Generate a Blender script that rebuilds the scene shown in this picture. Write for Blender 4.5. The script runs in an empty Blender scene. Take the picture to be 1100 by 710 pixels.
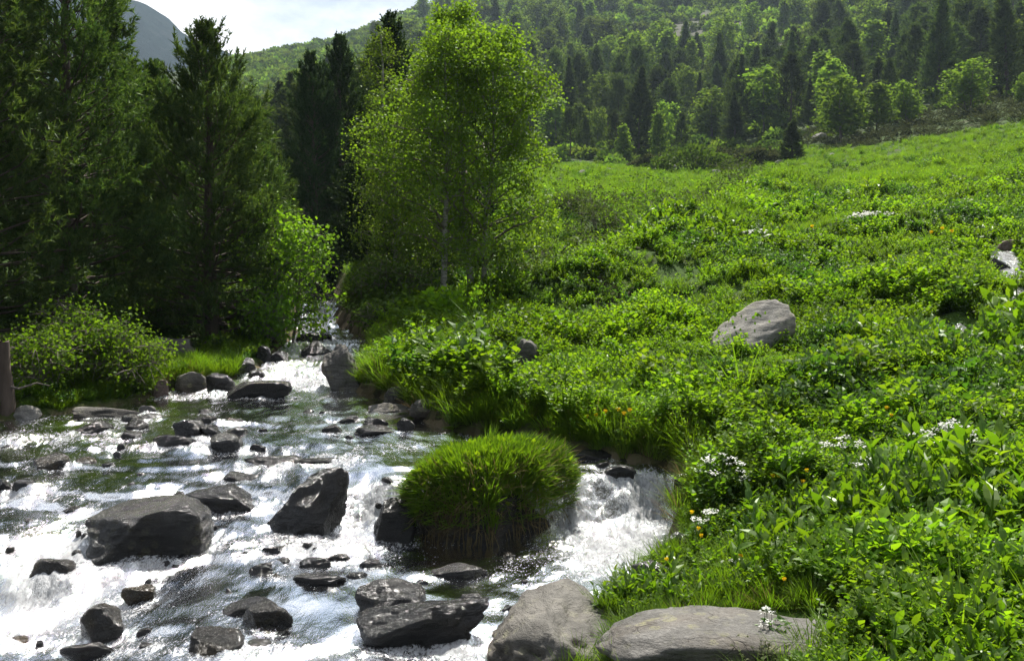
import bpy, bmesh, math, random
import numpy as np
from mathutils import Vector

# ------------------------------------------------------------------ camera, sky, sun, exposure
SC = bpy.context.scene
COL = SC.collection
F = 1056.0                       # focal length in pixels of an 1100 px wide photograph
PITCH = math.atan(55.0 / F)
CAMZ = 2.2
cam = bpy.data.cameras.new('camera'); co = bpy.data.objects.new('camera', cam); COL.objects.link(co)
co.location = (0, 0, CAMZ); co.rotation_euler = (math.pi / 2 - PITCH, 0, 0)
cam.sensor_fit = 'HORIZONTAL'; cam.sensor_width = 36; cam.lens = 36 * F / 1100
cam.clip_start = 0.1; cam.clip_end = 6000
SC.camera = co

SUN_EL, SUN_AZ = math.radians(57), math.radians(12)      # azimuth measured from +Y towards +X
w = bpy.data.worlds.new('World'); SC.world = w; w.use_nodes = True
nt = w.node_tree; nt.nodes.clear()
wo = nt.nodes.new('ShaderNodeOutputWorld'); bg = nt.nodes.new('ShaderNodeBackground')
sky = nt.nodes.new('ShaderNodeTexSky'); sky.sky_type = 'NISHITA'; sky.sun_disc = False
sky.sun_elevation = SUN_EL; sky.sun_rotation = SUN_AZ; sky.altitude = 1500; sky.air_density = 1.0; sky.dust_density = 0.8
tc = nt.nodes.new('ShaderNodeTexCoord')
mp = nt.nodes.new('ShaderNodeMapping'); mp.inputs['Scale'].default_value = (1, 1, 2.2); mp.inputs['Location'].default_value = (0.35, 0.1, 0.0)
cn = nt.nodes.new('ShaderNodeTexNoise'); cn.inputs['Scale'].default_value = 3.2; cn.inputs['Detail'].default_value = 8; cn.inputs['Roughness'].default_value = .55
cr = nt.nodes.new('ShaderNodeMapRange'); cr.inputs['From Min'].default_value = .42; cr.inputs['From Max'].default_value = .62
mx = nt.nodes.new('ShaderNodeMix'); mx.data_type = 'RGBA'
nt.links.new(tc.outputs['Generated'], mp.inputs['Vector']); nt.links.new(mp.outputs['Vector'], cn.inputs['Vector'])
nt.links.new(cn.outputs['Fac'], cr.inputs['Value']); nt.links.new(cr.outputs['Result'], mx.inputs['Factor'])
nt.links.new(sky.outputs['Color'], mx.inputs['A'])
# clouds are brighter towards the sun
dt = nt.nodes.new('ShaderNodeVectorMath'); dt.operation = 'DOT_PRODUCT'; nt.links.new(tc.outputs['Generated'], dt.inputs[0])
dt.inputs[1].default_value = (math.sin(SUN_AZ) * math.cos(SUN_EL), math.cos(SUN_AZ) * math.cos(SUN_EL), math.sin(SUN_EL))
cb = nt.nodes.new('ShaderNodeMapRange'); cb.inputs['From Min'].default_value = -.4; cb.inputs['From Max'].default_value = .9; cb.inputs['To Min'].default_value = 2.5; cb.inputs['To Max'].default_value = 19
nt.links.new(dt.outputs['Value'], cb.inputs['Value'])
cc = nt.nodes.new('ShaderNodeCombineColor')
for k_ in range(3): nt.links.new(cb.outputs['Result'], cc.inputs[k_])
nt.links.new(cc.outputs[0], mx.inputs['B'])
nt.links.new(mx.outputs['Result'], bg.inputs['Color']); bg.inputs['Strength'].default_value = 0.052
nt.links.new(bg.outputs['Background'], wo.inputs['Surface'])

sl = bpy.data.lights.new('sun', 'SUN'); so = bpy.data.objects.new('sun', sl); COL.objects.link(so)
sl.energy = 5.0; sl.angle = math.radians(.53); sl.color = (1, .955, .88)
sd = Vector((math.sin(SUN_AZ) * math.cos(SUN_EL), math.cos(SUN_AZ) * math.cos(SUN_EL), math.sin(SUN_EL)))
so.rotation_euler = sd.to_track_quat('Z', 'Y').to_euler(); so.location = (0, 0, 60)

SC.view_settings.view_transform = 'Standard'; SC.view_settings.look = 'None'
SC.view_settings.exposure = 0.9; SC.view_settings.gamma = 1; SC.view_settings.use_curve_mapping = False
HAZE = .00021
SC.render.engine = 'CYCLES'
SC.cycles.max_bounces = 8; SC.cycles.diffuse_bounces = 3; SC.cycles.glossy_bounces = 3
SC.cycles.transmission_bounces = 4; SC.cycles.transparent_max_bounces = 8; SC.cycles.volume_bounces = 0
SC.cycles.sample_clamp_indirect = 4.0; SC.cycles.caustics_reflective = False; SC.cycles.caustics_refractive = False
SC.cycles.use_adaptive_sampling = False; SC.cycles.use_denoising = True; SC.cycles.denoiser = 'OPENIMAGEDENOISE'; SC.cycles.denoising_prefilter = 'NONE'; SC.cycles.denoising_input_passes = 'RGB_ALBEDO_NORMAL'

# ------------------------------------------------------------------ helpers
def vhash(i, j, k, s):
    n = (i * 374761393 + j * 668265263 + k * 1440662683 + s * 1274126177) & 0xffffffff
    n = ((n ^ (n >> 13)) * 1274126177) & 0xffffffff
    n = ((n ^ (n >> 15)) * 2246822519) & 0xffffffff
    return ((n ^ (n >> 16)) & 0xffff) / 65535.0

def vnoise(p, s=0):
    p = np.asarray(p, float); i = np.floor(p).astype(np.int64); f = p - i; f = f * f * (3 - 2 * f)
    out = 0
    for a in (0, 1):
        for b in (0, 1):
            for c in (0, 1):
                wt = (f[..., 0] if a else 1 - f[..., 0]) * (f[..., 1] if b else 1 - f[..., 1]) * (f[..., 2] if c else 1 - f[..., 2])
                out = out + wt * vhash(i[..., 0] + a, i[..., 1] + b, i[..., 2] + c, s)
    return out * 2 - 1

def fbm(p, o=4, s=0, rough=.5):
    p = np.asarray(p, float); v = 0; a = 1; t = 0
    for k in range(o):
        v = v + a * vnoise(p * 2 ** k + 17.3 * k, s + k); t += a; a *= rough
    return v / t

def n2(x, y, sc, o=3, s=0):
    x = np.asarray(x, float); y = np.asarray(y, float)
    return fbm(np.stack([x * sc, y * sc, np.zeros_like(x) + .37], -1), o, s)

def sstep(a, b, x):
    t = np.clip((x - a) / (b - a), 0, 1); return t * t * (3 - 2 * t)

class MB:
    """collects vertices and faces; build() links them as ONE mesh object"""
    def __init__(s): s.V = []; s.F = []; s.n = 0; s.M = []
    def add(s, V, Fs, m=0):
        V = np.asarray(V, np.float32).reshape(-1, 3); Fs = np.asarray(Fs, np.int32)
        s.V.append(V); s.F.append(Fs + s.n); s.M.append(np.full(len(Fs), m, np.int32)); s.n += len(V)
    def mesh(s, name, mats, smooth=False):
        me = bpy.data.meshes.new(name)
        V = np.concatenate(s.V); me.vertices.add(len(V)); me.vertices.foreach_set('co', V.ravel())
        li = np.concatenate([f.ravel() for f in s.F]); tot = np.concatenate([np.full(len(f), f.shape[1], np.int32) for f in s.F])
        st = np.concatenate([[0], np.cumsum(tot)[:-1]]).astype(np.int32)
        me.loops.add(len(li)); me.loops.foreach_set('vertex_index', li.astype(np.int32))
        me.polygons.add(len(tot)); me.polygons.foreach_set('loop_start', st)
        me.polygons.foreach_set('material_index', np.concatenate(s.M))
        me.polygons.foreach_set('use_smooth', np.full(len(tot), bool(smooth)))
        me.update(calc_edges=True)
        for m in (mats if isinstance(mats, (list, tuple)) else [mats]): me.materials.append(m)
        return me
    def build(s, name, mats, parent=None, smooth=False):
        return put(name, s.mesh(name, mats, smooth), parent)

def put(name, me, parent=None):
    o = bpy.data.objects.new(name, me); COL.objects.link(o)
    if parent is not None: o.parent = parent
    return o

def tag(o, label=None, cat=None, group=None, kind=None):
    if label: o['label'] = label
    if cat: o['category'] = cat
    if group: o['group'] = group
    if kind: o['kind'] = kind
    return o

def thing(name, label, cat, loc=(0, 0, 0), group=None, rz=0, sc=1.0):
    o = bpy.data.objects.new(name, None); COL.objects.link(o); o.empty_display_size = .2
    o.location = loc; o.rotation_euler = (0, 0, rz); o.scale = (sc, sc, sc)
    return tag(o, label, cat, group)

def copy_tree(o, parent=None):
    c = o.copy(); COL.objects.link(c); c.parent = parent
    for ch in KIDS.get(o.name, []): copy_tree(ch, c)
    return c
KIDS = {}

def norm(a): return a / np.maximum(np.linalg.norm(a, axis=-1, keepdims=True), 1e-9)

def frames(d, up):
    """rotation matrices with local +y along d and local +z near up"""
    y = norm(d); x = norm(np.cross(y, up)); z = np.cross(x, y)
    return np.stack([x, y, z], -1)

def stamp(mb, TV, TF, pos, R, sc, m=0):
    TV = np.asarray(TV, float); TF = np.asarray(TF); N = len(pos)
    if N == 0: return
    sc = np.asarray(sc, float)
    if sc.ndim == 1: sc = sc[:, None]
    V = np.einsum('nij,nkj->nki', R, TV[None] * sc[:, None, :] if sc.shape[1] == 3 else TV[None] * sc[:, :, None]) + pos[:, None, :]
    Fs = TF[None] + (np.arange(N) * len(TV))[:, None, None]
    mb.add(V.reshape(-1, 3), Fs.reshape(-1, TF.shape[1]), m)

def tube(mb, P, r, n=6, m=0):
    P = np.asarray(P, float); k = len(P); r = np.broadcast_to(np.asarray(r, float), (k,))
    T = norm(np.gradient(P, axis=0)); ref = np.array([1., 0.13, .21]) if abs(T[0][0]) < .8 else np.array([.1, 1., .2])
    X = norm(np.cross(T, ref)); Y = np.cross(T, X)
    a = np.arange(n) * 2 * math.pi / n
    V = P[:, None] + r[:, None, None] * (np.cos(a)[None, :, None] * X[:, None] + np.sin(a)[None, :, None] * Y[:, None])
    i = np.arange(k - 1)[:, None] * n + np.arange(n)[None]; j = np.arange(k - 1)[:, None] * n + (np.arange(n)[None] + 1) % n
    mb.add(V.reshape(-1, 3), np.stack([i, j, j + n, i + n], -1).reshape(-1, 4), m)

LEAF_V = np.array([(0, 0, 0), (.5, .45, .1), (0, 1, -.06), (0, .45, 0), (-.5, .45, .1)]); LEAF_F = np.array([(0, 1, 2, 3), (0, 3, 2, 4)])
RH_V = np.array([(0, 0, 0), (.42, .42, .05), (0, 1, 0), (-.42, .42, .05)]); RH_F = np.array([(0, 1, 2, 3)])
def bigleaf(droop=.35, wid=.5):
    V = []
    for t, ww in ((0, .12), (.3, .85), (.62, .8), (1, .0)):
        z = -droop * t * t
        V += [(-wid * ww, t, z + .16 * ww * wid), (0, t, z), (wid * ww, t, z + .16 * ww * wid)]
    Fs = []
    for i in range(3):
        a = i * 3
        Fs += [(a, a + 1, a + 4, a + 3), (a + 1, a + 2, a + 5, a + 4)]
    return np.array(V), np.array(Fs)
BL_V, BL_F = bigleaf()
def blade_tmpl():
    V = []
    for t, ww in ((0, .8), (.35, 1), (.7, .7), (1, .05)):
        z = -.45 * t * t
        V += [(-.5 * ww, t, z), (.5 * ww, t, z)]
    return np.array(V), np.array([(0, 1, 3, 2), (2, 3, 5, 4), (4, 5, 7, 6)])
BD_V, BD_F = blade_tmpl()

# ------------------------------------------------------------------ materials
def nmat(name):
    m = bpy.data.materials.new(name); m.use_nodes = True; t = m.node_tree; t.nodes.clear()
    o = t.nodes.new('ShaderNodeOutputMaterial'); return m, t, o
def N(t, typ, **kw):
    n = t.nodes.new('ShaderNode' + typ)
    for k, v in kw.items():
        if k.startswith('i_'):
            key = k[2:].replace('_', ' ')
            n.inputs[key].default_value = v
        else: setattr(n, k, v)
    return n
def L(t, a, b): t.links.new(a, b)
def ramp(t, src, stops, interp='LINEAR'):
    r = t.nodes.new('ShaderNodeValToRGB'); r.color_ramp.interpolation = interp
    e = r.color_ramp.elements
    while len(e) < len(stops): e.new(.5)
    for q, (p, c) in zip(e, stops): q.position = p; q.color = (*c, 1) if len(c) == 3 else c
    L(t, src, r.inputs['Fac']); return r.outputs['Color']
def mixc(t, fac, a, b, mode='MIX'):
    m = N(t, 'Mix', data_type='RGBA', blend_type=mode)
    for v, s in ((fac, m.inputs[0]), (a, m.inputs[6]), (b, m.inputs[7])):
        if hasattr(v, 'is_output'): L(t, v, s)
        elif isinstance(v, (tuple, list)): s.default_value = (*v, 1)
        else: s.default_value = v
    return m.outputs[2]
def maprange(t, src, a, b, c=0., d=1.):
    m = N(t, 'MapRange'); L(t, src, m.inputs['Value'])
    for k, v in (('From Min', a), ('From Max', b), ('To Min', c), ('To Max', d)): m.inputs[k].default_value = v
    return m.outputs['Result']
def math_(t, op, a, b=None):
    m = N(t, 'Math', operation=op)
    for i, v in enumerate((a, b)):
        if v is None: continue
        if hasattr(v, 'is_output'): L(t, v, m.inputs[i])
        else: m.inputs[i].default_value = v
    return m.outputs[0]
def noise(t, scale, detail=4, rough=.55, vec=None, dim='3D'):
    n = N(t, 'TexNoise', noise_dimensions=dim); n.inputs['Scale'].default_value = scale
    n.inputs['Detail'].default_value = detail; n.inputs['Roughness'].default_value = rough
    if vec is not None: L(t, vec, n.inputs['Vector'])
    return n.outputs['Fac']
def objco(t): return N(t, 'TexCoord').outputs['Object']
def geopos(t): return N(t, 'NewGeometry').outputs['Position']

def leaf_mat(name, ca, cb, trans=.5, tcol=None, gloss=.06, rough=.4, big=0.25, cs=.4, vary=.12):
    """leaf: diffuse plus light passing through, colour varied per leaf, per plant and in patches over the ground"""
    m, t, o = nmat(name)
    g = N(t, 'NewGeometry'); oi = N(t, 'ObjectInfo')
    c = mixc(t, g.outputs['Random Per Island'], ca, cb)
    hv = N(t, 'HueSaturation'); L(t, c, hv.inputs['Color'])
    L(t, maprange(t, oi.outputs['Random'], 0, 1, .488, .506), hv.inputs['Hue'])
    pn = noise(t, cs, 3, .6, g.outputs['Position'])
    L(t, math_(t, 'MULTIPLY', maprange(t, pn, .3, .7, 1 - big, 1 + big), maprange(t, oi.outputs['Random'], 0, 1, 1 - vary, 1 + vary)), hv.inputs['Value'])
    d = N(t, 'BsdfDiffuse'); L(t, hv.outputs['Color'], d.inputs['Color'])
    tr = N(t, 'BsdfTranslucent')
    tc_ = mixc(t, 1.0, hv.outputs['Color'], tcol or (1.6, 1.7, .7), 'MULTIPLY'); L(t, tc_, tr.inputs['Color'])
    ms = N(t, 'MixShader'); ms.inputs[0].default_value = trans
    L(t, d.outputs[0], ms.inputs[1]); L(t, tr.outputs[0], ms.inputs[2])
    gl = N(t, 'BsdfGlossy'); gl.inputs['Roughness'].default_value = rough; gl.inputs['Color'].default_value = (.9, 1, .8, 1)
    m2 = N(t, 'MixShader'); m2.inputs[0].default_value = gloss
    L(t, ms.outputs[0], m2.inputs[1]); L(t, gl.outputs[0], m2.inputs[2]); L(t, m2.outputs[0], o.inputs['Surface'])
    return m

def simple_mat(name, ca, cb, scale=8, rough=.8, bump=.3, stretch=None, spec=.3):
    m, t, o = nmat(name)
    v = objco(t)
    if stretch:
        mpp = N(t, 'Mapping'); mpp.inputs['Scale'].default_value = stretch; L(t, v, mpp.inputs['Vector']); v = mpp.outputs['Vector']
    f = noise(t, scale, 6, .65, v)
    p = N(t, 'BsdfPrincipled'); L(t, ramp(t, f, [(.3, ca), (.7, cb)]), p.inputs['Base Color'])
    p.inputs['Roughness'].default_value = rough; p.inputs['Specular IOR Level'].default_value = spec
    b = N(t, 'Bump'); b.inputs['Strength'].default_value = bump; b.inputs['Distance'].default_value = .02; L(t, f, b.inputs['Height']); L(t, b.outputs[0], p.inputs['Normal'])
    L(t, p.outputs[0], o.inputs['Surface']); return m

def rock_mat(name, dark, light, rough=.8, lichen=.5, lcol=(.38, .37, .2), wet=0., bump=.6, warm=(.2, .14, .08), warmth=.25, dry=None):
    m, t, o = nmat(name)
    v = objco(t)
    oi = N(t, 'ObjectInfo')
    off = N(t, 'VectorMath', operation='ADD'); L(t, v, off.inputs[0])
    sc3 = N(t, 'VectorMath', operation='SCALE'); sc3.inputs[0].default_value = (37, 51, 23); L(t, oi.outputs['Random'], sc3.inputs['Scale']); L(t, sc3.outputs[0], off.inputs[1])
    v = off.outputs[0]
    mpp = N(t, 'Mapping'); mpp.inputs['Scale'].default_value = (1.1, 1.1, 7); mpp.inputs['Rotation'].default_value = (.35, .5, 0); L(t, v, mpp.inputs['Vector'])
    band = noise(t, 3.2, 8, .68, mpp.outputs['Vector'])
    big = noise(t, 2.3, 4, .6, v); fine = noise(t, 46, 5, .7, v)
    c = ramp(t, band, [(.28, dark), (.5, tuple((a + b) / 2 for a, b in zip(dark, light))), (.72, light)])
    c = mixc(t, maprange(t, fine, .3, .7, 0, .55), c, tuple(x * .45 for x in dark))
    c = mixc(t, maprange(t, big, .5, .72, 0, warmth), c, warm)
    dv = N(t, 'VectorMath', operation='ADD'); L(t, v, dv.inputs[0]); nv_ = N(t, 'TexNoise'); nv_.inputs['Scale'].default_value = 3; L(t, v, nv_.inputs['Vector'])
    sv = N(t, 'VectorMath', operation='SCALE'); sv.inputs['Scale'].default_value = .35; L(t, nv_.outputs['Color'], sv.inputs[0]); L(t, sv.outputs[0], dv.inputs[1])
    ck = N(t, 'TexVoronoi', feature='DISTANCE_TO_EDGE'); ck.inputs['Scale'].default_value = 3.1; L(t, dv.outputs[0], ck.inputs['Vector'])
    crack = math_(t, 'MULTIPLY', maprange(t, ck.outputs['Distance'], .012, .003), maprange(t, big, .5, .62))
    c = mixc(t, math_(t, 'MULTIPLY', crack, .22), c, tuple(x * .25 for x in dark))
    if lichen > 0:
        vo = N(t, 'TexVoronoi', feature='F1'); vo.inputs['Scale'].default_value = 11; L(t, v, vo.inputs['Vector'])
        spots = math_(t, 'MULTIPLY', maprange(t, vo.outputs['Distance'], .42, .30), maprange(t, big, .46, .62))
        spots = math_(t, 'MULTIPLY', spots, maprange(t, fine, .38, .56))
        c = mixc(t, math_(t, 'MULTIPLY', spots, lichen), c, lcol)
    if dry:  # second, paler colour blended in by height towards the rock's top
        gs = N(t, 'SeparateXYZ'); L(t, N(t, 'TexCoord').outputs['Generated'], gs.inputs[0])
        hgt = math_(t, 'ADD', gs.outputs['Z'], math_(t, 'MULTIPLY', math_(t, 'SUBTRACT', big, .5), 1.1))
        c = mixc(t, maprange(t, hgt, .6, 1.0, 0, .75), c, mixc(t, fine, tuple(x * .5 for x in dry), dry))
    p = N(t, 'BsdfPrincipled'); L(t, c, p.inputs['Base Color'])
    p.inputs['Specular IOR Level'].default_value = .45 if wet else .2
    if wet:
        L(t, maprange(t, fine, .3, .7, rough * .5, rough * 1.3), p.inputs['Roughness'])
        p.inputs['Coat Weight'].default_value = wet; p.inputs['Coat Roughness'].default_value = .22
    else: p.inputs['Roughness'].default_value = rough
    h = math_(t, 'ADD', math_(t, 'MULTIPLY', band, 1.0), math_(t, 'SUBTRACT', math_(t, 'MULTIPLY', fine, .4), math_(t, 'MULTIPLY', crack, .2)))
    b = N(t, 'Bump'); b.inputs['Strength'].default_value = bump; b.inputs['Distance'].default_value = .05; L(t, h, b.inputs['Height'])
    L(t, b.outputs[0], p.inputs['Normal'])
    L(t, p.outputs[0], o.inputs['Surface']); return m

M = {}
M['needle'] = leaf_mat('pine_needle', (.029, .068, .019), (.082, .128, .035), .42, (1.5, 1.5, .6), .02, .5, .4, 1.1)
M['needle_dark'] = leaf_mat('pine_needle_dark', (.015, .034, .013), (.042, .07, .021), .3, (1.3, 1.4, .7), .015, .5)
M['needle_far'] = leaf_mat('hill_pine_needle', (.032, .06, .018), (.082, .112, .03), .38, (1.3, 1.4, .7), .01, .6, .3, .3, vary=.38)
M['birch'] = leaf_mat('birch_leaf', (.076, .152, .016), (.138, .225, .025), .58, (1.65, 1.62, .55), .02, .45)
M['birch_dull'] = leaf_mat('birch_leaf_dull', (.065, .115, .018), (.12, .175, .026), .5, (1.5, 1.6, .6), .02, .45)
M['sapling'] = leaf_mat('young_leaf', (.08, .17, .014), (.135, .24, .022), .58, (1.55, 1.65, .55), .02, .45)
M['willow'] = leaf_mat('willow_leaf', (.065, .14, .015), (.12, .205, .022), .55, (1.6, 1.65, .5), .008, .5)
M['herb'] = leaf_mat('herb_leaf', (.072, .154, .012), (.145, .24, .017), .6, (1.62, 1.63, .45), .018, .45, .35, .55)
M['herb_dark'] = leaf_mat('herb_leaf_dark', (.036, .095, .016), (.075, .155, .022), .5, (1.5, 1.55, .5), .025, .42, .3, .6)
M['grass'] = leaf_mat('grass_blade', (.075, .15, .012), (.135, .225, .018), .55, (1.5, 1.55, .45), .02, .45, .3, .7)
M['grass_dry'] = leaf_mat('dry_grass', (.1, .075, .032), (.2, .15, .07), .35, (1.2, 1.2, .9), .01, .6)
M['broad'] = leaf_mat('broad_leaf', (.065, .14, .012), (.115, .2, .016), .55, (1.6, 1.6, .4), .03, .38, .15)
M['heath'] = leaf_mat('heath_leaf', (.04, .056, .022), (.095, .105, .045), .25, (1.2, 1.2, .8), .01, .6, .35, .2)
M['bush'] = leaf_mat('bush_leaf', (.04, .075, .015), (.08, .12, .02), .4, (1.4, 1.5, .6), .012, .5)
M['far_leaf'] = leaf_mat('hill_tree_leaf', (.06, .1, .024), (.11, .155, .034), .45, (1.5, 1.5, .6), .01, .6, .3, .06, vary=.38)
M['far_leaf2'] = leaf_mat('hill_tree_leaf_yellow', (.075, .14, .026), (.13, .2, .036), .5, (1.5, 1.5, .6), .01, .6, .25, .06, vary=.38)
M['petal'] = leaf_mat('white_petal', (.72, .72, .66), (.85, .85, .8), .3, (1, 1, 1), .02, .5, 0)
M['yellow'] = leaf_mat('yellow_petal', (.8, .55, .015), (.88, .68, .03), .35, (1.1, 1.1, .6), .02, .5, 0)
M['violet'] = leaf_mat('violet_petal', (.3, .14, .42), (.42, .24, .55), .35, (1.1, 1.1, 1.1), .02, .5, 0)
M['stem'] = simple_mat('green_stem', (.05, .1, .02), (.08, .13, .03), 20)
M['bark'] = simple_mat('pine_bark', (.035, .026, .02), (.13, .1, .08), 6, .9, .8, (1, 1, .25))
M['bark_grey'] = simple_mat('grey_bark', (.09, .075, .06), (.22, .19, .16), 7, .9, .6, (1, 1, .3))
M['rock'] = rock_mat('grey_rock', (.10, .095, .085), (.33, .315, .29), .85, .55, bump=1.0)
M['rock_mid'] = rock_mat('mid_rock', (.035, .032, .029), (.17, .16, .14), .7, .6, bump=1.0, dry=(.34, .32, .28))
M['rock_pale'] = rock_mat('pale_rock', (.16, .152, .135), (.42, .4, .36), .85, .6, (.45, .44, .3))
M['rock_wet'] = rock_mat('wet_rock', (.003, .0028, .0026), (.016, .0145, .013), .2, .2, (.07, .07, .035), .12, .9, (.03, .02, .008), .4)
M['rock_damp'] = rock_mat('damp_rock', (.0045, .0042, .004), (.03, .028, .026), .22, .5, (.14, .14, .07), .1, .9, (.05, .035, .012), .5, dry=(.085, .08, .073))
M['rock_moss'] = rock_mat('mossy_rock', (.006, .005, .0035), (.03, .025, .016), .26, .3, (.08, .08, .03), .1, .9, (.085, .052, .012), .85)
M['rock_red'] = rock_mat('reddish_rock', (.12, .085, .07), (.3, .23, .2), .8, .3)
M['soil'] = simple_mat('dark_soil', (.014, .011, .008), (.05, .038, .025), 9, .9, .7)

def birch_bark():
    m, t, o = nmat('birch_bark'); v = objco(t)
    mpp = N(t, 'Mapping'); mpp.inputs['Scale'].default_value = (3, 3, 14); L(t, v, mpp.inputs['Vector'])
    f = noise(t, 1.6, 5, .7, mpp.outputs[0]); f2 = noise(t, 2.5, 3, .5, v)
    c = ramp(t, f, [(.36, (.05, .045, .04)), (.48, (.3, .285, .25)), (.72, (.48, .46, .42))])
    c = mixc(t, maprange(t, f2, .5, .7), c, (.16, .14, .11))
    p = N(t, 'BsdfPrincipled'); L(t, c, p.inputs['Base Color']); p.inputs['Roughness'].default_value = .7
    L(t, p.outputs[0], o.inputs['Surface']); return m
M['birch_bark'] = birch_bark()

# ------------------------------------------------------------------ terrain
def ray(px, py):
    a = (px - 550) / F; b = (355 - py) / F
    return a, math.cos(PITCH) + b * math.sin(PITCH), -math.sin(PITCH) + b * math.cos(PITCH)
def at(px, py, Y):
    a, y, z = ray(px, py); k = Y / y
    return np.array([a * k, Y, CAMZ + z * k])
def u_of(px): return (np.asarray(px, float) - 550) / F
def t_of(py):
    b = (355 - py) / F; return (-math.sin(PITCH) + b * math.cos(PITCH)) / (math.cos(PITCH) + b * math.sin(PITCH))

# the stream: distance, water level, edges (as seen from the standpoint, in pixels)
ST = np.array([
    # Y     w     L     R
    (1.2, -.35, -900, 250), (3.0, -.2, -700, 560), (4.2, -.06, -600, 590), (5.2, .02, -480, 610), (5.8, .06, -420, 640), (6.4, .10, -380, 670), (7.0, .13, -340, 725), (7.7, .15, -300, 738),
    (8.0, .19, -270, 738), (8.3, .50, -240, 742), (8.6, .56, -220, 726), (9.0, .58, -190, 665), (9.5, .61, -140, 590), (10., .64, -90, 500), (10.6, .68, 0, 462), (11., .70, 60, 450), (11.6, .735, 140, 432),
    (12.2, .78, 172, 398), (13., .92, 246, 388), (14., 1.05, 284, 394), (16, 1.2, 297, 424), (17.5, 1.25, 303, 395), (19, 1.36, 306, 372), (22, 1.52, 310, 372), (26, 1.76, 318, 372), (32, 2.05, 322, 368)])
def st_w(Y): return np.interp(Y, ST[:, 0], ST[:, 1])
def st_xl(Y): return np.interp(Y, ST[:, 0], u_of(ST[:, 2])) * Y
def st_xr(Y): return np.interp(Y, ST[:, 0], u_of(ST[:, 3])) * Y
def water_level(x, Y):
    sh = .55 * n2(x, np.zeros_like(np.asarray(x, float)), .8, 3, 5) + .08 * n2(x, Y, 3., 2, 9)
    wl = st_w(Y + sh)
    u = np.asarray(x, float) / Y
    # to the left the drop is spread into a long rapid
    soft = sum(st_w(Y + sh + d) for d in (-1.3, -.85, -.4, 0, .4, .85, 1.3)) / 7
    k = sstep(-.1, -.3, u) * .85; wl = wl * (1 - k) + soft * k
    # ledges: the rapids fall in small uneven steps
    st = .085; q = (wl + .10 * n2(x, Y, 1.2, 3, 14)) / st; fr = q - np.floor(q)
    led = (np.floor(q) + sstep(.5, 1, fr) - q) * st
    act = .5 * sstep(11.4, 10.6, Y) + .75 * sstep(12.2, 12.8, Y)
    return wl + led * act - .16 * sstep(-.32, -.5, u) * sstep(7.4, 6.4, Y)
def chan(x, Y):
    """signed distance inside the channel (positive in the water), roughened"""
    x = np.asarray(x, float); Y = np.asarray(Y, float)
    j = .10 * n2(x, Y, 1.3, 3, 21) * np.clip(Y / 9, .6, 1.2)
    return np.where(Y < 31, np.minimum(x - st_xl(Y), st_xr(Y) - x) + j, -5)

COLS = [
    (-1600, [(1.2, 2400), (4, 760), (8, 490), (14, 380), (30, 290), (60, 210), (120, 140), (350, 70), (520, 100), (700, 140)]),
    (-400, [(1.2, 2400), (5, 720), (8, 515), (10.5, 445), (14, 390), (18, 350), (30, 300), (60, 220), (120, 160), (350, 95), (520, 110), (700, 150)]),
    (0, [(1.2, 2400), (5, 730), (8, 525), (10.5, 452), (12, 425), (14, 395), (18, 358), (30, 308), (60, 228), (120, 168), (350, 100), (520, 112), (700, 150)]),
    (200, [(1.2, 2400), (5, 730), (8, 525), (11, 440), (12, 424), (13, 402), (14.5, 379), (17, 357), (25, 318), (60, 228), (120, 165), (350, 84), (520, 84), (700, 130)]),
    (300, [(1.2, 2400), (5, 730), (8, 525), (12, 424), (16, 362), (22, 330), (30, 305), (60, 230), (120, 160), (350, 66), (520, 60), (700, 110)]),
    (400, [(1.2, 2400), (5, 725), (8, 520), (12, 412), (12.6, 400), (14, 378), (17, 342), (25, 302), (40, 258), (65, 214), (120, 160), (350, 50), (520, 34), (700, 80)]),
    (440, [(1.2, 2400), (5, 725), (8, 520), (11.4, 428), (12.6, 400), (14, 372), (17, 340), (25, 298), (40, 250), (65, 207), (120, 160), (350, 30), (520, 6), (700, 60)]),
    (500, [(1.2, 2400), (5, 722), (8, 520), (10.2, 450), (11.4, 422), (13, 388), (16, 347), (18, 328), (25, 284), (40, 234), (65, 196), (120, 168), (350, 20), (520, -4), (700, 50)]),
    (600, [(1.2, 2400), (5, 718), (8, 530), (9.7, 467), (12, 418), (15, 368), (20, 315), (30, 254), (45, 208), (65, 182), (100, 178), (120, 168), (350, 8), (520, -25), (700, 20)]),
    (750, [(1.2, 2300), (4, 815), (5, 706), (6.3, 632), (8, 532), (10, 445), (14, 368), (20, 298), (30, 243), (45, 213), (70, 191), (100, 180), (120, 166), (170, 112), (350, -10), (520, -45), (700, 0)]),
    (900, [(1.2, 2200), (4, 785), (4.8, 695), (6, 608), (8, 498), (12, 392), (18, 307), (28, 240), (45, 203), (70, 173), (90, 150), (110, 128), (150, 92), (350, -25), (520, -65), (700, -20)]),
    (1100, [(1.2, 2100), (3.8, 780), (4.6, 690), (6, 590), (8, 475), (12, 366), (18, 288), (28, 224), (45, 171), (70, 132), (85, 112), (95, 100), (110, 93), (130, 80), (350, -55), (520, -80), (700, -40)]),
    (1450, [(1.2, 1900), (4, 690), (8, 430), (18, 245), (45, 135), (70, 100), (110, 60), (350, -80), (520, -110), (700, -60)]),
    (2300, [(1.2, 1600), (4, 600), (8, 370), (18, 190), (45, 85), (110, 10), (350, -110), (520, -140), (700, -90)])]
NU, NV = 721, 520
U0, U1, V0, V1 = -1.62, 1.62, math.log(1.2), math.log(700)
UU = np.linspace(U0, U1, NU); VV = np.linspace(V0, V1, NV)
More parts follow.
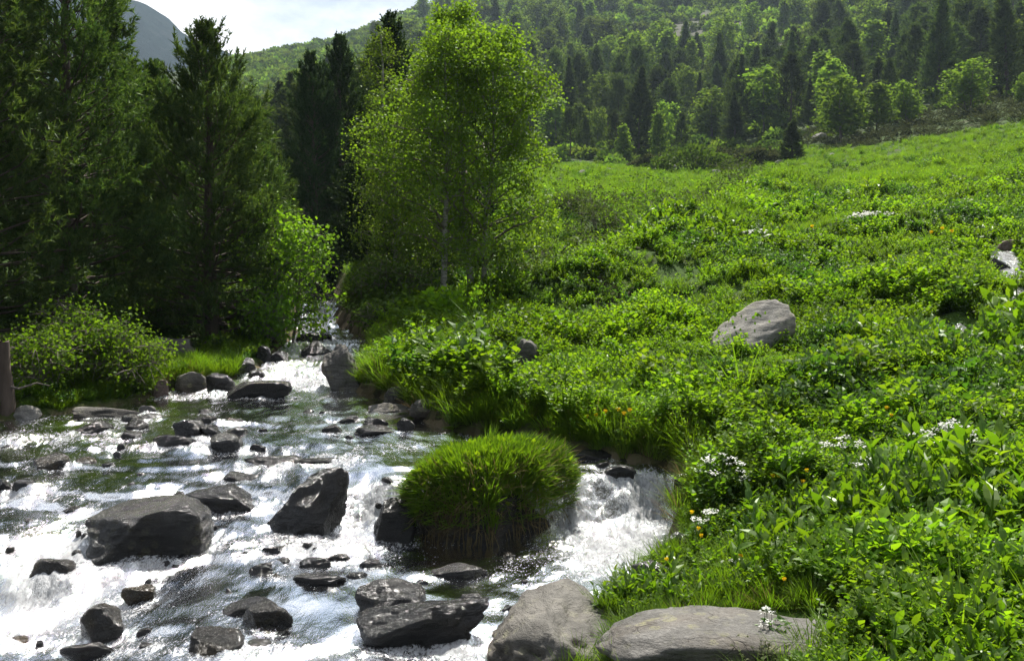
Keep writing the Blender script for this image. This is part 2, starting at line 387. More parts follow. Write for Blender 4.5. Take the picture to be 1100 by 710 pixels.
def gauss1(A, s, ax):
    r = int(3 * s); k = np.exp(-.5 * (np.arange(-r, r + 1) / s) ** 2); k /= k.sum()
    P = np.concatenate([np.repeat(np.take(A, [0], ax), r, ax), A, np.repeat(np.take(A, [-1], ax), r, ax)], ax)
    out = 0
    for i, kk in enumerate(k): out = out + kk * np.take(P, np.arange(i, i + A.shape[ax]), ax)
    return out
prof = np.array([np.interp(VV, [math.log(a) for a, b in c], [t_of(b) for a, b in c]) for p, c in COLS])
T = np.empty((NU, NV))
cu = u_of([p for p, c in COLS])
for j in range(NV): T[:, j] = np.interp(UU, cu, prof[:, j])
T = gauss1(gauss1(T, 5, 1), 8, 0)
GY = np.exp(VV)[None, :] + 0 * T; GX = UU[:, None] * GY
GZ = CAMZ + T * GY
GZ += .035 * n2(GX, GY, 1.1, 3, 2) * sstep(3, 6, GY) + .16 * n2(GX, GY, .22, 3, 3) * sstep(9, 30, GY) + 1.6 * n2(GX, GY, .022, 4, 4) * sstep(70, 200, GY) + 9 * n2(GX, GY, .009, 4, 8) * sstep(250, 500, GY)
GULLY = []
def gully_line():
    for px, Y in ((540, 19.5), (590, 22.5), (640, 26.), (690, 30.5), (735, 36.), (775, 43.)): GULLY.append((float(u_of(px)) * Y, Y))
gully_line()
def seg_dist(x, y, pts_):
    d = np.full(np.shape(x), 1e9)
    for (ax, ay), (bx, by) in zip(pts_[:-1], pts_[1:]):
        t_ = np.clip(((x - ax) * (bx - ax) + (y - ay) * (by - ay)) / ((bx - ax) ** 2 + (by - ay) ** 2), 0, 1)
        d = np.minimum(d, np.hypot(x - ax - t_ * (bx - ax), y - ay - t_ * (by - ay)))
    return d
gd = seg_dist(GX, GY, GULLY); near_ = np.exp(-((gd) / 1.6) ** 2) * sstep(17, 21, GY) * sstep(48, 40, GY)
GZ -= 1.8 * near_
# the lip in front of the gully stands a little proud
GZ += .8 * np.exp(-((seg_dist(GX, GY, [(a + 1.6, b - 2.2) for a, b in GULLY])) / 1.7) ** 2) * sstep(15, 19, GY) * sstep(46, 38, GY)
HUMP = sstep(-.05, .42, n2(GX, GY, .85, 2, 53)) * .7 + sstep(0, .45, n2(GX, GY, .33, 2, 54)) * 1.3 * sstep(10, 20, GY)
GZ += .24 * HUMP * sstep(5, 8, GY) * sstep(60, 30, GY)
GZ += (.10 * n2(GX, GY, .55, 3, 51) + .2 * n2(GX, GY, .17, 2, 52)) * sstep(7, 13, GY) * sstep(120, 60, GY)
CH = chan(GX, GY); WL = water_level(GX, GY)
bank = np.clip(GY / 8, .7, 2)
m_in = sstep(-.05, .22, CH / bank)
lift = np.where((CH > -1.2) & (GY < 31), np.maximum(GZ, WL + .07), GZ)
GZ0 = GZ * (1 - sstep(-1.2, -.2, CH)) + lift * sstep(-1.2, -.2, CH)
rb = GX - st_xr(GY) - .5; GZ0 = GZ0 + .26 * np.exp(-(rb / .42) ** 2) * sstep(7.2, 8.0, GY) * sstep(12.2, 11.2, GY)
bed = WL - .13 - .10 * np.abs(n2(GX, GY, 2.2, 3, 12))
GZ = GZ0 * (1 - m_in) + bed * m_in

def gz(x, Y):
    x = np.asarray(x, float); Y = np.asarray(Y, float)
    fu = np.clip((x / Y - U0) / (U1 - U0) * (NU - 1), 0, NU - 1.001); fv = np.clip((np.log(Y) - V0) / (V1 - V0) * (NV - 1), 0, NV - 1.001)
    i = fu.astype(int); j = fv.astype(int); a = fu - i; b = fv - j
    return (GZ[i, j] * (1 - a) + GZ[i + 1, j] * a) * (1 - b) + (GZ[i, j + 1] * (1 - a) + GZ[i + 1, j + 1] * a) * b
def surf(x, Y):
    g = gz(x, Y); return np.where(chan(x, Y) > .03, np.maximum(g, water_level(x, Y)), g)
YS = np.geomspace(3.2, 650, 4000)
def hit(px, py, water=True):
    a, y, z = ray(px, py); X = a / y * YS; Z = CAMZ + z / y * YS
    G = surf(X, YS) if water else gz(X, YS)
    k = np.argmax(Z < G)
    if Z[k] >= G[k]: k = len(YS) - 1
    return np.array([X[k], YS[k], G[k]])

def ground_mat():
    m, t, o = nmat('ground'); pos = geopos(t)
    ab = N(t, 'Attribute', attribute_name='bed').outputs['Fac']; ah = N(t, 'Attribute', attribute_name='scree').outputs['Fac']
    n1 = noise(t, .9, 6, .65, pos); n2_ = noise(t, 9, 5, .65, pos); n3 = noise(t, .035, 6, .65, pos)
    g = ramp(t, n2_, [(.3, (.02, .035, .008)), (.55, (.045, .085, .012)), (.75, (.075, .12, .02))])
    g = mixc(t, maprange(t, n1, .52, .68), g, (.05, .04, .022))
    sep = N(t, 'SeparateXYZ'); L(t, pos, sep.inputs[0])
    far = maprange(t, sep.outputs['Y'], 85, 120)
    hill = ramp(t, n3, [(.35, (.03, .045, .014)), (.55, (.045, .07, .02)), (.7, (.075, .075, .045))])
    g = mixc(t, far, g, hill)
    vo = N(t, 'TexVoronoi', feature='F1'); vo.inputs['Scale'].default_value = .22; L(t, pos, vo.inputs['Vector'])
    scr = ramp(t, noise(t, .35, 8, .75, pos), [(.35, (.035, .035, .02)), (.5, (.075, .068, .05)), (.7, (.15, .14, .115))])
    g = mixc(t, math_(t, 'MULTIPLY', ah, .75), g, scr)
    vb = N(t, 'TexVoronoi', feature='F1'); vb.inputs['Scale'].default_value = 7; L(t, pos, vb.inputs['Vector'])
    bc = ramp(t, vb.outputs['Color'], [(.2, (.025, .02, .012)), (.5, (.075, .06, .035)), (.8, (.15, .12, .075))])
    bc = mixc(t, maprange(t, n2_, .5, .7, 0, .7), bc, (.07, .055, .015))
    g = mixc(t, ab, g, bc)
    p = N(t, 'BsdfPrincipled'); L(t, g, p.inputs['Base Color']); p.inputs['Roughness'].default_value = .9; p.inputs['Specular IOR Level'].default_value = .1
    b = N(t, 'Bump'); b.inputs['Strength'].default_value = .6; b.inputs['Distance'].default_value = .05; L(t, n2_, b.inputs['Height']); L(t, b.outputs[0], p.inputs['Normal'])
    L(t, p.outputs[0], o.inputs['Surface']); return m

def grid_mesh(mb, X, Y, Z):
    a, b = X.shape; V = np.stack([X, Y, Z], -1).reshape(-1, 3)
    i = (np.arange(a - 1)[:, None] * b + np.arange(b - 1)[None]).ravel()
    mb.add(V, np.stack([i, i + b, i + b + 1, i + 1], -1))
def fattr(me, name, arr):
    a = me.attributes.new(name, 'FLOAT', 'POINT'); a.data.foreach_set('value', np.asarray(arr, np.float32).ravel())
mb = MB(); grid_mesh(mb, GX, GY, GZ)
ground = mb.build('ground', ground_mat(), smooth=True); tag(ground, 'green meadow slope and valley floor rising to a wooded hillside', 'ground', kind='structure')
fattr(ground.data, 'bed', sstep(-.12, .1, CH))
PXG = UU[:, None] * F + 550 + 0 * T; PYG = 300 - T * F
scree = np.zeros_like(T)
for (a, b, rx, ry, s) in ((725, 46, 95, 30, 1.1), (795, 42, 40, 34, 1), (335, 60, 75, 14, 1.0), (420, 45, 40, 30, .8), (700, 52, 60, 10, .8)):
    h = hit(a, b); rxw = rx / F * h[1]; y1 = hit(a, b - ry)[1]; y2 = hit(a, b + ry)[1]
    ryw = max(abs(y1 - h[1]), abs(y2 - h[1]), 8); ryw = min(ryw, 60)
    scree = np.maximum(scree, s * np.exp(-((GX - h[0]) / rxw) ** 2 * 1.2 - ((GY - h[1]) / ryw) ** 2 * 1.2))
scree = sstep(.25, .6, scree + .35 * n2(GX, GY, .06, 4, 31))* (GY > 120)
fattr(ground.data, 'scree', scree)

# distant mountain
def mountain():
    mb = MB(); D = 950.
    sk = [(-500, -60), (-200, -70), (0, -45), (60, -30), (110, -12), (140, 3), (165, 6), (185, 18), (200, 34), (222, 48), (245, 60), (265, 70), (300, 95), (380, 130), (500, 190)]
    xs = np.linspace(u_of(-500) * D, u_of(500) * D, 220); ys = np.linspace(-330, 260, 110)
    top = np.interp(xs / D, u_of([a for a, b in sk]), [CAMZ + t_of(b) * D for a, b in sk])
    X, Y = np.meshgrid(xs, ys, indexing='ij')
    prof_ = np.where(Y < 0, np.exp(-(Y / 260) ** 2), np.exp(-(Y / 200) ** 2))
    Z = top[:, None] * prof_ + 26 * n2(X, Y, .012, 5, 41) * np.clip(np.abs(Y) / 60, 0.12, 1) * prof_
    # ridges running down the face
    Z += 14 * np.abs(n2(X, Y * .15, .02, 4, 43)) * np.clip(-Y / 100, 0, 1) * prof_
    grid_mesh(mb, X, Y + D, Z)
    m, t, o = nmat('mountain_forest'); pos = geopos(t)
    f = noise(t, .06, 8, .75, pos); f2 = noise(t, .012, 5, .6, pos)
    c = ramp(t, f, [(.35, (.008, .018, .018)), (.55, (.018, .032, .03)), (.7, (.04, .046, .046))])
    c = mixc(t, maprange(t, f2, .55, .65, 0, .6), c, (.06, .06, .055))
    p = N(t, 'BsdfPrincipled'); L(t, c, p.inputs['Base Color']); p.inputs['Roughness'].default_value = 1; p.inputs['Specular IOR Level'].default_value = 0
    b = N(t, 'Bump'); b.inputs['Distance'].default_value = 6; L(t, f, b.inputs['Height']); L(t, b.outputs[0], p.inputs['Normal'])
    L(t, p.outputs[0], o.inputs['Surface'])
    tag(mb.build('mountain', m, smooth=True), 'dark blue-green mountain peak behind the pines', 'mountain', kind='structure')
mountain()

# ------------------------------------------------------------------ rocks
ICO = {}
def ico(n):
    if n not in ICO:
        bm = bmesh.new(); bmesh.ops.create_icosphere(bm, subdivisions=n, radius=1)
        ICO[n] = (np.array([v.co for v in bm.verts]), np.array([[v.index for v in f.verts] for f in bm.faces])); bm.free()
    return ICO[n]
ROCKS = []      # x, y, rx, ry, in water
def rock_shape(seed, size, sub=4, boxy=2.4, cuts=9, lean=(0, 0), rough=.075, cut=(.5, .9), taper=0.):
    V, Fs = ico(sub); rng = np.random.default_rng(seed); V = V.copy()
    V = V / (np.abs(V) ** boxy).sum(1, keepdims=True) ** (1 / boxy)
    for k in range(cuts):
        n = rng.normal(size=3); n[2] = n[2] * .8 + .15; n /= np.linalg.norm(n); d = rng.uniform(*cut)
        V = V - np.maximum(V @ n - d, 0)[:, None] * n * .96
    ext = np.maximum(V.max(0) - V.min(0), 1e-3); V = (V - (V.max(0) + V.min(0)) / 2) / ext     # unit box
    q = V * 3.0 + seed * 3.1
    nn = norm(V)
    rq = q @ np.array([[.9, .1, -.42], [-.1, .99, .05], [.42, 0, .9]])
    lay = np.abs(vnoise(rq * np.array([.7, .7, 3.2]), seed + 5)) + .5 * np.abs(vnoise(rq * np.array([1.6, 1.6, 8.]), seed + 6))
    V = V + nn * (rough * 1.2 * fbm(q, 5, seed, .6) - .55 * rough * (1 - np.minimum(lay, 1)) ** 3)[:, None]
    if taper: V[:, :2] *= (1 - taper * (V[:, 2:3] + .5))
    V = V * np.asarray(size)
    V[:, 0] += lean[0] * V[:, 2]; V[:, 1] += lean[1] * V[:, 2]
    return V, Fs
RN = [0]
def rock(label, x0, x1, yt, yb, mat, dr=.7, name='boulder', group=None, sub=4, cat='rock', sink=.3, yaw=0., py_hit=None, **kw):
    RN[0] += 1; seed = kw.pop('seed', RN[0] * 7 + 3)
    cx = (x0 + x1) / 2; p = hit(cx, yb if py_hit is None else py_hit)
    W = (x1 - x0) / F * p[1]; D = W * dr
    dep = (CAMZ - p[2]) / p[1]
    H = (yb - yt) / F * p[1]; h = max(H - D * .55 * max(dep, 0), .3 * H, .03)
    Ht = h * (1 + sink) + .04
    V, Fs = rock_shape(seed, (W * 1.04, D, Ht), sub, **kw)
    o = MB(); o.add(V, Fs)
    y = p[1] + D * .42
    k = y / p[1]
    ob = o.build(name, M[mat], smooth=True); ob.location = (p[0] * k, y, p[2] + h - Ht / 2); ob.rotation_euler = (0, 0, yaw)
    tag(ob, label, cat, group)
    ROCKS.append((p[0] * k, y, W / 2, D / 2, float(chan(p[0], p[1]) > -.1), p[2]))
    return ob

# -- boulders standing in the stream
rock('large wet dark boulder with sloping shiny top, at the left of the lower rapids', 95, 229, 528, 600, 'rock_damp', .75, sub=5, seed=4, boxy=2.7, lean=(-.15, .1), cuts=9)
rock('low flat dark rock just behind the large wet boulder with sloping top', 198, 278, 520, 549, 'rock_wet', .6, boxy=2.6)
rock('dark wet boulder leaning to the right beside the small cascade', 286, 374, 499, 574, 'rock_wet', .6, sub=5, seed=11, lean=(.35, .15), boxy=2.3, taper=.2, cuts=8)
rock('black wet rock under falling water beside the grassy mound', 398, 446, 532, 584, 'rock_wet', .8, sub=5, boxy=2.3, seed=19)
rock('long thin dark slab awash upstream of the leaning boulder', 262, 336, 488, 499, 'rock_wet', .5)
rock('thin dark slab at the tail of a row, nearest the leaning boulder top', 318, 376, 490, 499, 'rock_wet', .5)
rock('low dark stone breaking the water behind the flat dark rock', 234, 290, 505, 517, 'rock_wet', .6)
rock('small brown stone alone in the rapids near the left edge', 36, 73, 485, 503, 'rock_moss', .8)
rock('small black stone low in the water at the left edge', 14, 38, 513, 524, 'rock_wet', .8)
rock('half drowned dark stone at the far left edge of the rapids', -14, 14, 514, 526, 'rock_wet', .8)
rock('dark rounded rock of the cluster below the left bank slab', 131, 161, 448, 463, 'rock_wet', .8)
rock('dark jagged stone at the left end of the cluster below the bank slab', 82, 121, 451, 466, 'rock_wet', .7)
rock('flat black stone in front of the cluster below the bank slab', 126, 152, 462, 471, 'rock_wet', .7)
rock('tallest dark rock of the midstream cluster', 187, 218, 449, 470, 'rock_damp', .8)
rock('dark wedge leaning on the tallest rock of the midstream cluster', 212, 239, 454, 470, 'rock_wet', .8)
rock('flat black slab in front of the midstream cluster', 163, 209, 466, 479, 'rock_wet', .5)
rock('rounded black stone with a grey top below the midstream cluster', 226, 261, 465, 484, 'rock_damp', .8)
rock('small dark stone behind the midstream cluster', 215, 238, 446, 455, 'rock_wet', .7)
rock('brownish flat stone just awash behind the midstream cluster', 238, 262, 448, 454, 'rock_moss', .6)
rock('long low grey slab lying along the foot of the left bank', 80, 152, 435, 448, 'rock_mid', .45, boxy=3.4)
rock('small rounded grey stone at the end of the bank slab', 150, 170, 435, 446, 'rock', .8)
rock('flat topped dark rock lying across the middle of the stream', 245, 314, 408, 428, 'rock_wet', .55, sub=5, boxy=4, cuts=4)
rock('tall upright grey rock standing at the right bank of the stream', 346, 392, 369, 421, 'rock', .75, sub=5, seed=27, lean=(-.3, .1), boxy=3.4, taper=.1, sink=.25, rough=.12)
rock('black rock in the upper channel behind the upright grey rock', 324, 358, 366, 384, 'rock_wet', .6)
rock('flat black slab damming the upper channel', 318, 356, 357, 367, 'rock_wet', .5)
rock('small dark rock at the right edge of the upper channel', 385, 402, 366, 377, 'rock_wet', .7)
rock('dark rock at the left edge of the upper channel', 290, 312, 376, 390, 'rock_wet', .7)
rock('dark stone under the pine at the left side of the upper channel', 274, 292, 372, 390, 'rock_wet', .7)
rock('pale flat stone at the foot of the right bank', 396, 442, 432, 444, 'rock', .55, boxy=3)
rock('pale rounded stone half under the right bank grass', 440, 480, 428, 446, 'rock_mid', .7)
rock('dark flat stone in the shallows in front of the pale flat stone', 376, 432, 456, 468, 'rock_wet', .5)
rock('dark stone standing behind the shallows stone at the right bank', 390, 418, 447, 459, 'rock_wet', .7)
rock('dark block at the water edge under the right bank grass', 426, 446, 449, 463, 'rock_wet', .8)
rock('small isolated black stone in midstream shallows', 346, 369, 455, 465, 'rock_wet', .6)
rock('flat black stone beside the isolated shallows stone', 362, 388, 446, 453, 'rock_wet', .6)
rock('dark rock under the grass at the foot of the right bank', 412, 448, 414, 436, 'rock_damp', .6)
rock('tiny black stone at the lip of the right hand fall', 611, 626, 501, 514, 'rock_wet', .8)
rock('low dark stone above the right hand fall', 649, 684, 499, 513, 'rock_wet', .6)
rock('dark rock at the water edge behind the right hand fall', 616, 660, 482, 494, 'rock_wet', .5)
rock('dark shoulder rock beside the right hand fall under the leaves', 722, 748, 508, 536, 'rock_wet', .7)
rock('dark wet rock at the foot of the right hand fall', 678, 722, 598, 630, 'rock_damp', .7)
rock('small dark stone between the fall foot and the leafy bank', 716, 742, 570, 592, 'rock_wet', .7)
# -- lower rapids
rock('small dark stone in the pool below the large wet boulder', 266, 296, 602, 619, 'rock_wet', .8)
rock('low dark rock in the middle of the lower rapids', 238, 300, 640, 662, 'rock_wet', .6)
rock('wet brown rock overlapping the low dark rock of the lower rapids', 260, 316, 644, 674, 'rock_moss', .6)
rock('dark rock with an ochre mossy top in the lower rapids', 202, 264, 672, 702, 'rock_moss', .7)
rock('long black stone at the bottom edge of the rapids', 66, 128, 686, 708, 'rock_wet', .4, seed=88)
rock('mossy brown boulder with water sliding over it at lower left', 80, 142, 646, 690, 'rock_moss', .8, taper=.2)
rock('small brown stone in white water above the mossy boulder', 132, 168, 628, 647, 'rock_moss', .7)
rock('dark sunken stone just below the large wet boulder', 160, 206, 598, 608, 'rock_wet', .6)
rock('brown stone showing through the white water at left', 34, 80, 598, 624, 'rock_moss', .8, sink=.6)
rock('thin dark stone awash to the left of the layered rock', 316, 372, 614, 628, 'rock_wet', .5)
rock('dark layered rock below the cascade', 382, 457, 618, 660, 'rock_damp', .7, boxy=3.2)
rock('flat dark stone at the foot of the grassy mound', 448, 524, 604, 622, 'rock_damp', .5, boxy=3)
rock('wide black wet rock in front of the layered rock', 386, 524, 638, 692, 'rock_wet', .5, sub=5)
rock('low black stone leaning on the wide wet rock', 438, 500, 661, 692, 'rock_wet', .5)
rock('flat dark stone above the layered rock', 322, 356, 598, 610, 'rock_wet', .6)
rock('small dark stone beside the pool at the foot of the cascade', 386, 410, 600, 611, 'rock_wet', .6)
rock('large grey boulder with lichen at the near water edge', 514, 676, 628, 740, 'rock_mid', 1.25, sub=5, seed=58, boxy=3.0, lean=(.1, .2), cuts=9, rough=.12, sink=.8)
rock('broad pale grey slab lying along the near right bank', 640, 960, 650, 724, 'rock', .62, sub=5, seed=63, boxy=3.2, cuts=6, cut=(.66, .95), yaw=.12, lean=(0, .3), rough=.09, sink=1.6)
rock('small grey rock among plants at lower right', 1000, 1066, 640, 676, 'rock', .8, seed=17)
rock('pale stone almost hidden by leaves at the lower right corner', 1050, 1098, 694, 716, 'rock_pale', .8)
# -- banks and meadow
rock('pale rounded rock on the left bank beside the dead trunk', 17, 62, 389, 416, 'rock_pale', .8)
rock('mottled pale rock at the water edge below the left bank', 10, 44, 434, 452, 'rock_pale', .8)
rock('pale grey rock on the left bank among willow stems', 134, 160, 392, 410, 'rock_pale', .8)
rock('big flat grey slab in the shade of the pines', 146, 218, 360, 388, 'rock_mid', .8, sub=5, boxy=3)
rock('grey rock set in bright grass at the left bank', 190, 224, 398, 420, 'rock_mid', .8)
rock('dark rock under overhanging grass at the left bank tip', 222, 252, 400, 420, 'rock_wet', .7)
rock('dark rock in the shade right of the grassy left bank tip', 250, 276, 384, 404, 'rock_wet', .8)
rock('dark rounded stone between the shaded rock and the upper channel', 268, 286, 396, 408, 'rock_damp', .8)
rock('small brown rock at the corner of the left bank', 166, 182, 408, 428, 'rock_red', .8)
rock('pale rock half sunk in the herbs behind the upright grey rock', 429, 458, 379, 399, 'rock_pale', .7)
rock('grey pointed rock in a hollow of the meadow above the mound', 549, 582, 364, 396, 'rock_mid', .7, taper=.2)
rock('big slanting grey rock in the middle of the meadow', 762, 852, 320, 384, 'rock_pale', .65, sub=5, seed=73, lean=(.6, .2), boxy=2.2, cuts=6, cut=(.6, .92), sink=.35)
rock('reddish rock beside the meadow rill', 1073, 1100, 258, 272, 'rock_red', .7, boxy=3.4, sink=.6)
rock('dark wet stone at the head of the meadow rill', 1062, 1084, 278, 292, 'rock_wet', .7)
rock('tiny pale stone in the leaves below the rock hollow', 650, 672, 388, 396, 'rock_pale', .7)
rock('grey boulder below the bushes at the forest edge', 872, 890, 142, 151, 'rock', .8, sub=3)
for i, (a, b) in enumerate(((700, 183), (724, 181), (655, 184), (800, 182), (838, 176), (892, 168), (770, 186), (625, 186))):
    rock('small grey stone on the upper edge of the meadow', a - 6, a + 6, b - 4, b + 2, 'rock', .8, sub=3, group='stones on the upper meadow edge')
# small dark stones scattered through the rapids
rng = np.random.default_rng(5)
pts = []
while len(pts) < 62:
    px, py = rng.uniform(-20, 690), rng.choice([rng.uniform(440, 500), rng.uniform(590, 700), rng.uniform(500, 600)])
    if chan(*(hit(px, py)[:2])) < .15: continue
    h = hit(px, py)
    if any(((h[0] - r[0]) / (r[2] + .05)) ** 2 + ((h[1] - r[1]) / (r[3] + .1)) ** 2 < 1 for r in ROCKS): continue
    if 430 < px < 620 and 470 < py < 595: continue
    s = 3.5 + 11 * rng.uniform() ** 2; pts.append((px, py))
    rock('small dark stone breaking the surface of the rapids', px - s, px + s, py - s * rng.uniform(.3, .6), py + s * .2, rng.choice(['rock_wet', 'rock_wet', 'rock_moss', 'rock_damp']), .8, 'stone', 'small stones scattered in the rapids', 3, 'stone')

# ------------------------------------------------------------------ water
def water_mat():
    m, t, o = nmat('stream_water')
    fo = N(t, 'Attribute', attribute_name='foam_glint').outputs['Fac']; st = N(t, 'Attribute', attribute_name='steep').outputs['Fac']
    pos = geopos(t)
    mpp = N(t, 'Mapping'); mpp.inputs['Scale'].default_value = (1, .45, .45); L(t, pos, mpp.inputs['Vector'])
    v = mpp.outputs['Vector']
    a = noise(t, 5, 3, .6, v); b = noise(t, 19, 4, .65, v); c = noise(t, 55, 3, .7, v); d_ = noise(t, 130, 2, .7, v)
    mix = maprange(t, math_(t, 'ADD', math_(t, 'MULTIPLY', a, .32), math_(t, 'ADD', math_(t, 'MULTIPLY', b, .30), math_(t, 'MULTIPLY', c, .38))), .25, .75, .16, .84)
    thr = maprange(t, fo, 0, 1, .92, .34)
    glint = math_(t, 'ADD', math_(t, 'ADD', math_(t, 'MULTIPLY', c, .55), math_(t, 'MULTIPLY', d_, .45)), math_(t, 'MULTIPLY', math_(t, 'SUBTRACT', a, .5), .35))
    glint = maprange(t, math_(t, 'SUBTRACT', glint, maprange(t, fo, 0, .5, .66, .50)), 0, .035)  # sun glitter painted as fine white diffuse flecks, mixed with aerated water
    fm = N(t, 'MapRange', interpolation_type='SMOOTHSTEP'); L(t, math_(t, 'SUBTRACT', mix, thr), fm.inputs['Value'])
    fm.inputs['From Min'].default_value = -.02; fm.inputs['From Max'].default_value = .085
    foam_glint = math_(t, 'MAXIMUM', fm.outputs['Result'], math_(t, 'MULTIPLY', glint, .92))
    bh = math_(t, 'ADD', math_(t, 'MULTIPLY', a, .35), math_(t, 'ADD', math_(t, 'MULTIPLY', b, .2), math_(t, 'ADD', math_(t, 'MULTIPLY', c, .2), math_(t, 'MULTIPLY', d_, .09))))
    bp = N(t, 'Bump'); L(t, maprange(t, fo, .0, .7, .16, 1.0), bp.inputs['Strength']); bp.inputs['Distance'].default_value = .055; L(t, bh, bp.inputs['Height'])
    gl = N(t, 'BsdfGlossy'); gl.inputs['Roughness'].default_value = .07; gl.inputs['Color'].default_value = (1, 1, 1, 1); L(t, bp.outputs[0], gl.inputs['Normal'])
    tr = N(t, 'BsdfTransparent'); tr.inputs['Color'].default_value = (.6, .58, .47, 1)
    df = N(t, 'BsdfDiffuse'); df.inputs['Color'].default_value = (.19, .185, .165, 1); L(t, bp.outputs[0], df.inputs['Normal'])
    body = N(t, 'MixShader'); body.inputs[0].default_value = .55; L(t, tr.outputs[0], body.inputs[1]); L(t, df.outputs[0], body.inputs[2])
    fr = N(t, 'Fresnel'); fr.inputs['IOR'].default_value = 1.4; L(t, bp.outputs[0], fr.inputs['Normal'])
    wt = N(t, 'MixShader'); L(t, fr.outputs[0], wt.inputs[0]); L(t, body.outputs[0], wt.inputs[1]); L(t, gl.outputs[0], wt.inputs[2])
    fd = N(t, 'BsdfDiffuse'); L(t, ramp(t, c, [(.3, (.26, .265, .27)), (.62, (.66, .67, .68))]), fd.inputs['Color']); L(t, bp.outputs[0], fd.inputs['Normal'])
    ft = N(t, 'BsdfTranslucent'); ft.inputs['Color'].default_value = (.5, .51, .52, 1); L(t, bp.outputs[0], ft.inputs['Normal'])
    fx = N(t, 'MixShader'); fx.inputs[0].default_value = .3; L(t, fd.outputs[0], fx.inputs[1]); L(t, ft.outputs[0], fx.inputs[2])
    fin = N(t, 'MixShader'); L(t, foam_glint, fin.inputs[0]); L(t, wt.outputs[0], fin.inputs[1]); L(t, fx.outputs[0], fin.inputs[2])
    L(t, fin.outputs[0], o.inputs['Surface']); return m
M['water'] = water_mat()

def stream():
    nv, ns = 620, 520
    ys = np.geomspace(3.0, 31, nv); s = np.linspace(-.03, 1.03, ns)
    # even columns across the view for the wide lower reach
    Yg = ys[:, None] + 0 * s[None]
    xl = np.maximum(st_xl(ys), -0.72 * ys) - .1; xr = st_xr(ys) + .22 * np.clip(ys / 8, .8, 2)
    X = xl[:, None] + (xr - xl)[:, None] * np.linspace(0, 1, ns)[None]
    W = water_level(X, Yg)
    sl = (water_level(X, Yg + .15) - water_level(X, Yg - .15)) / .3
    f = .11 + .24 * sstep(.15, .8, sl) + .22 * n2(X, Yg * .3, 1.7, 3, 66) * (.5 + .5 * sstep(11.6, 10.5, Yg) + .5 * sstep(12, 13, Yg))
    f -= .12 * sstep(11.2, 11.7, Yg) * sstep(12.6, 12.1, Yg)                      # the calm pool
    blobs = [(30, 660, 130, 55, .62), (60, 580, 90, 30, .4), (20, 530, 90, 18, .25), (480, 700, 40, 10, .2), (360, 590, 60, 8, .2), (610, 540, 20, 40, .3), (700, 590, 40, 14, .4), (150, 700, 70, 14, .2), (330, 585, 120, 10, .5), (660, 600, 70, 22, .8), (625, 570, 30, 25, .4),
             (690, 560, 50, 45, .5), (405, 545, 46, 30, .6), (60, 470, 90, 6, .3), (200, 480, 120, 6, .25), (230, 425, 70, 4, .7), (340, 415, 60, 9, .6), (330, 400, 60, 10, .6), (330, 375, 60, 12, .45), (340, 340, 45, 20, .6),
             (340, 500, 90, 8, .35), (340, 703, 110, 14, .3), (470, 695, 60, 18, .35), (240, 550, 40, 16, .3), (680, 520, 40, 18, .3), (345, 430, 90, 3, .3), (420, 480, 60, 8, .25), (330, 640, 170, 26, -.16), (500, 595, 60, 8, -.2)]
    for (px, py, rx, ry, k) in blobs:
        h = hit(px, py); rxw = rx / F * h[1]; ryw = max(abs(hit(px, py - ry)[1] - hit(px, py + ry)[1]) / 2, .12)
        f += k * np.exp(-((X - h[0]) / rxw) ** 2 - ((Yg - h[1]) / ryw) ** 2)
    for (rx_, ry_, a, b, wet, z_) in ROCKS:
        if wet and ry_ < 20:
            d = np.sqrt(((X - rx_) / (a + .03)) ** 2 + ((Yg - ry_) / (b + .03)) ** 2)
            g = np.exp(-((d - 1.0) / (.14 / max(a, .08) * .55 + .1)) ** 2)
            f += g * (.05 + .13 * (Yg < ry_))
    W2 = W
    amp = .014 + .075 * np.clip(f - .1, 0, 1)
    w1 = n2(X, Yg * .6, 3.2, 3, 61); w3 = n2(X, Yg * .75, 9, 3, 62)
    W2 = W + amp * np.clip(Yg / 8, .7, 1.6) * (1.1 * w1 + (.3 + .6 * np.clip(f, 0, .7)) * w3 + (.15 + .6 * np.clip(f, 0, .7)) * np.abs(n2(X, Yg * .5, 16, 2, 63)))
    mb = MB(); grid_mesh(mb, X, Yg, W2)
    ob = mb.build('water', M['water'], smooth=True); tag(ob, 'clear mountain stream with white rapids and small falls', 'stream', kind='structure')
    fattr(ob.data, 'foam_glint', np.clip(f, 0, .95)); fattr(ob.data, 'steep', sl)
    return X, Yg, W2, f
SX, SY, SZ, SF = stream()

def rill():
    mb = MB(); Fo = []
    for path, wid in (([(1078, 272), (1082, 282), (1090, 296), (1088, 308), (1096, 322), (1108, 338), (1125, 350)], 20), ([(1030, 352), (1036, 360), (1042, 368)], 8)):
        P = np.array([hit(a, b, False) for a, b in path]); k = 40
        tt = np.linspace(0, len(P) - 1, k); C = np.stack([np.interp(tt, np.arange(len(P)), P[:, i]) for i in range(3)], -1)
        Wd = wid / F * C[:, 1] * (.8 + .3 * np.sin(tt * 3))
        s = np.linspace(-1, 1, 12); X = C[:, 0:1] + s[None] * Wd[:, None]; Y = C[:, 1:2] + 0 * X
        Z = gz(C[:, 0], C[:, 1])[:, None] + .05 + .035 * n2(X, Y, 9, 3, 71) - .03 * s[None] ** 2
        grid_mesh(mb, X, Y, Z); Fo.append(np.full(X.size, .6))
        RILL.append(C)
    ob = mb.build('rill_water', M['water'], smooth=True); tag(ob, 'small glittering rill trickling down the meadow', 'stream', kind='structure')
    fattr(ob.data, 'foam_glint', np.concatenate(Fo)); fattr(ob.data, 'steep', np.zeros(sum(len(x) for x in Fo)))
RILL = []
rill()
RILLP = np.concatenate(RILL)

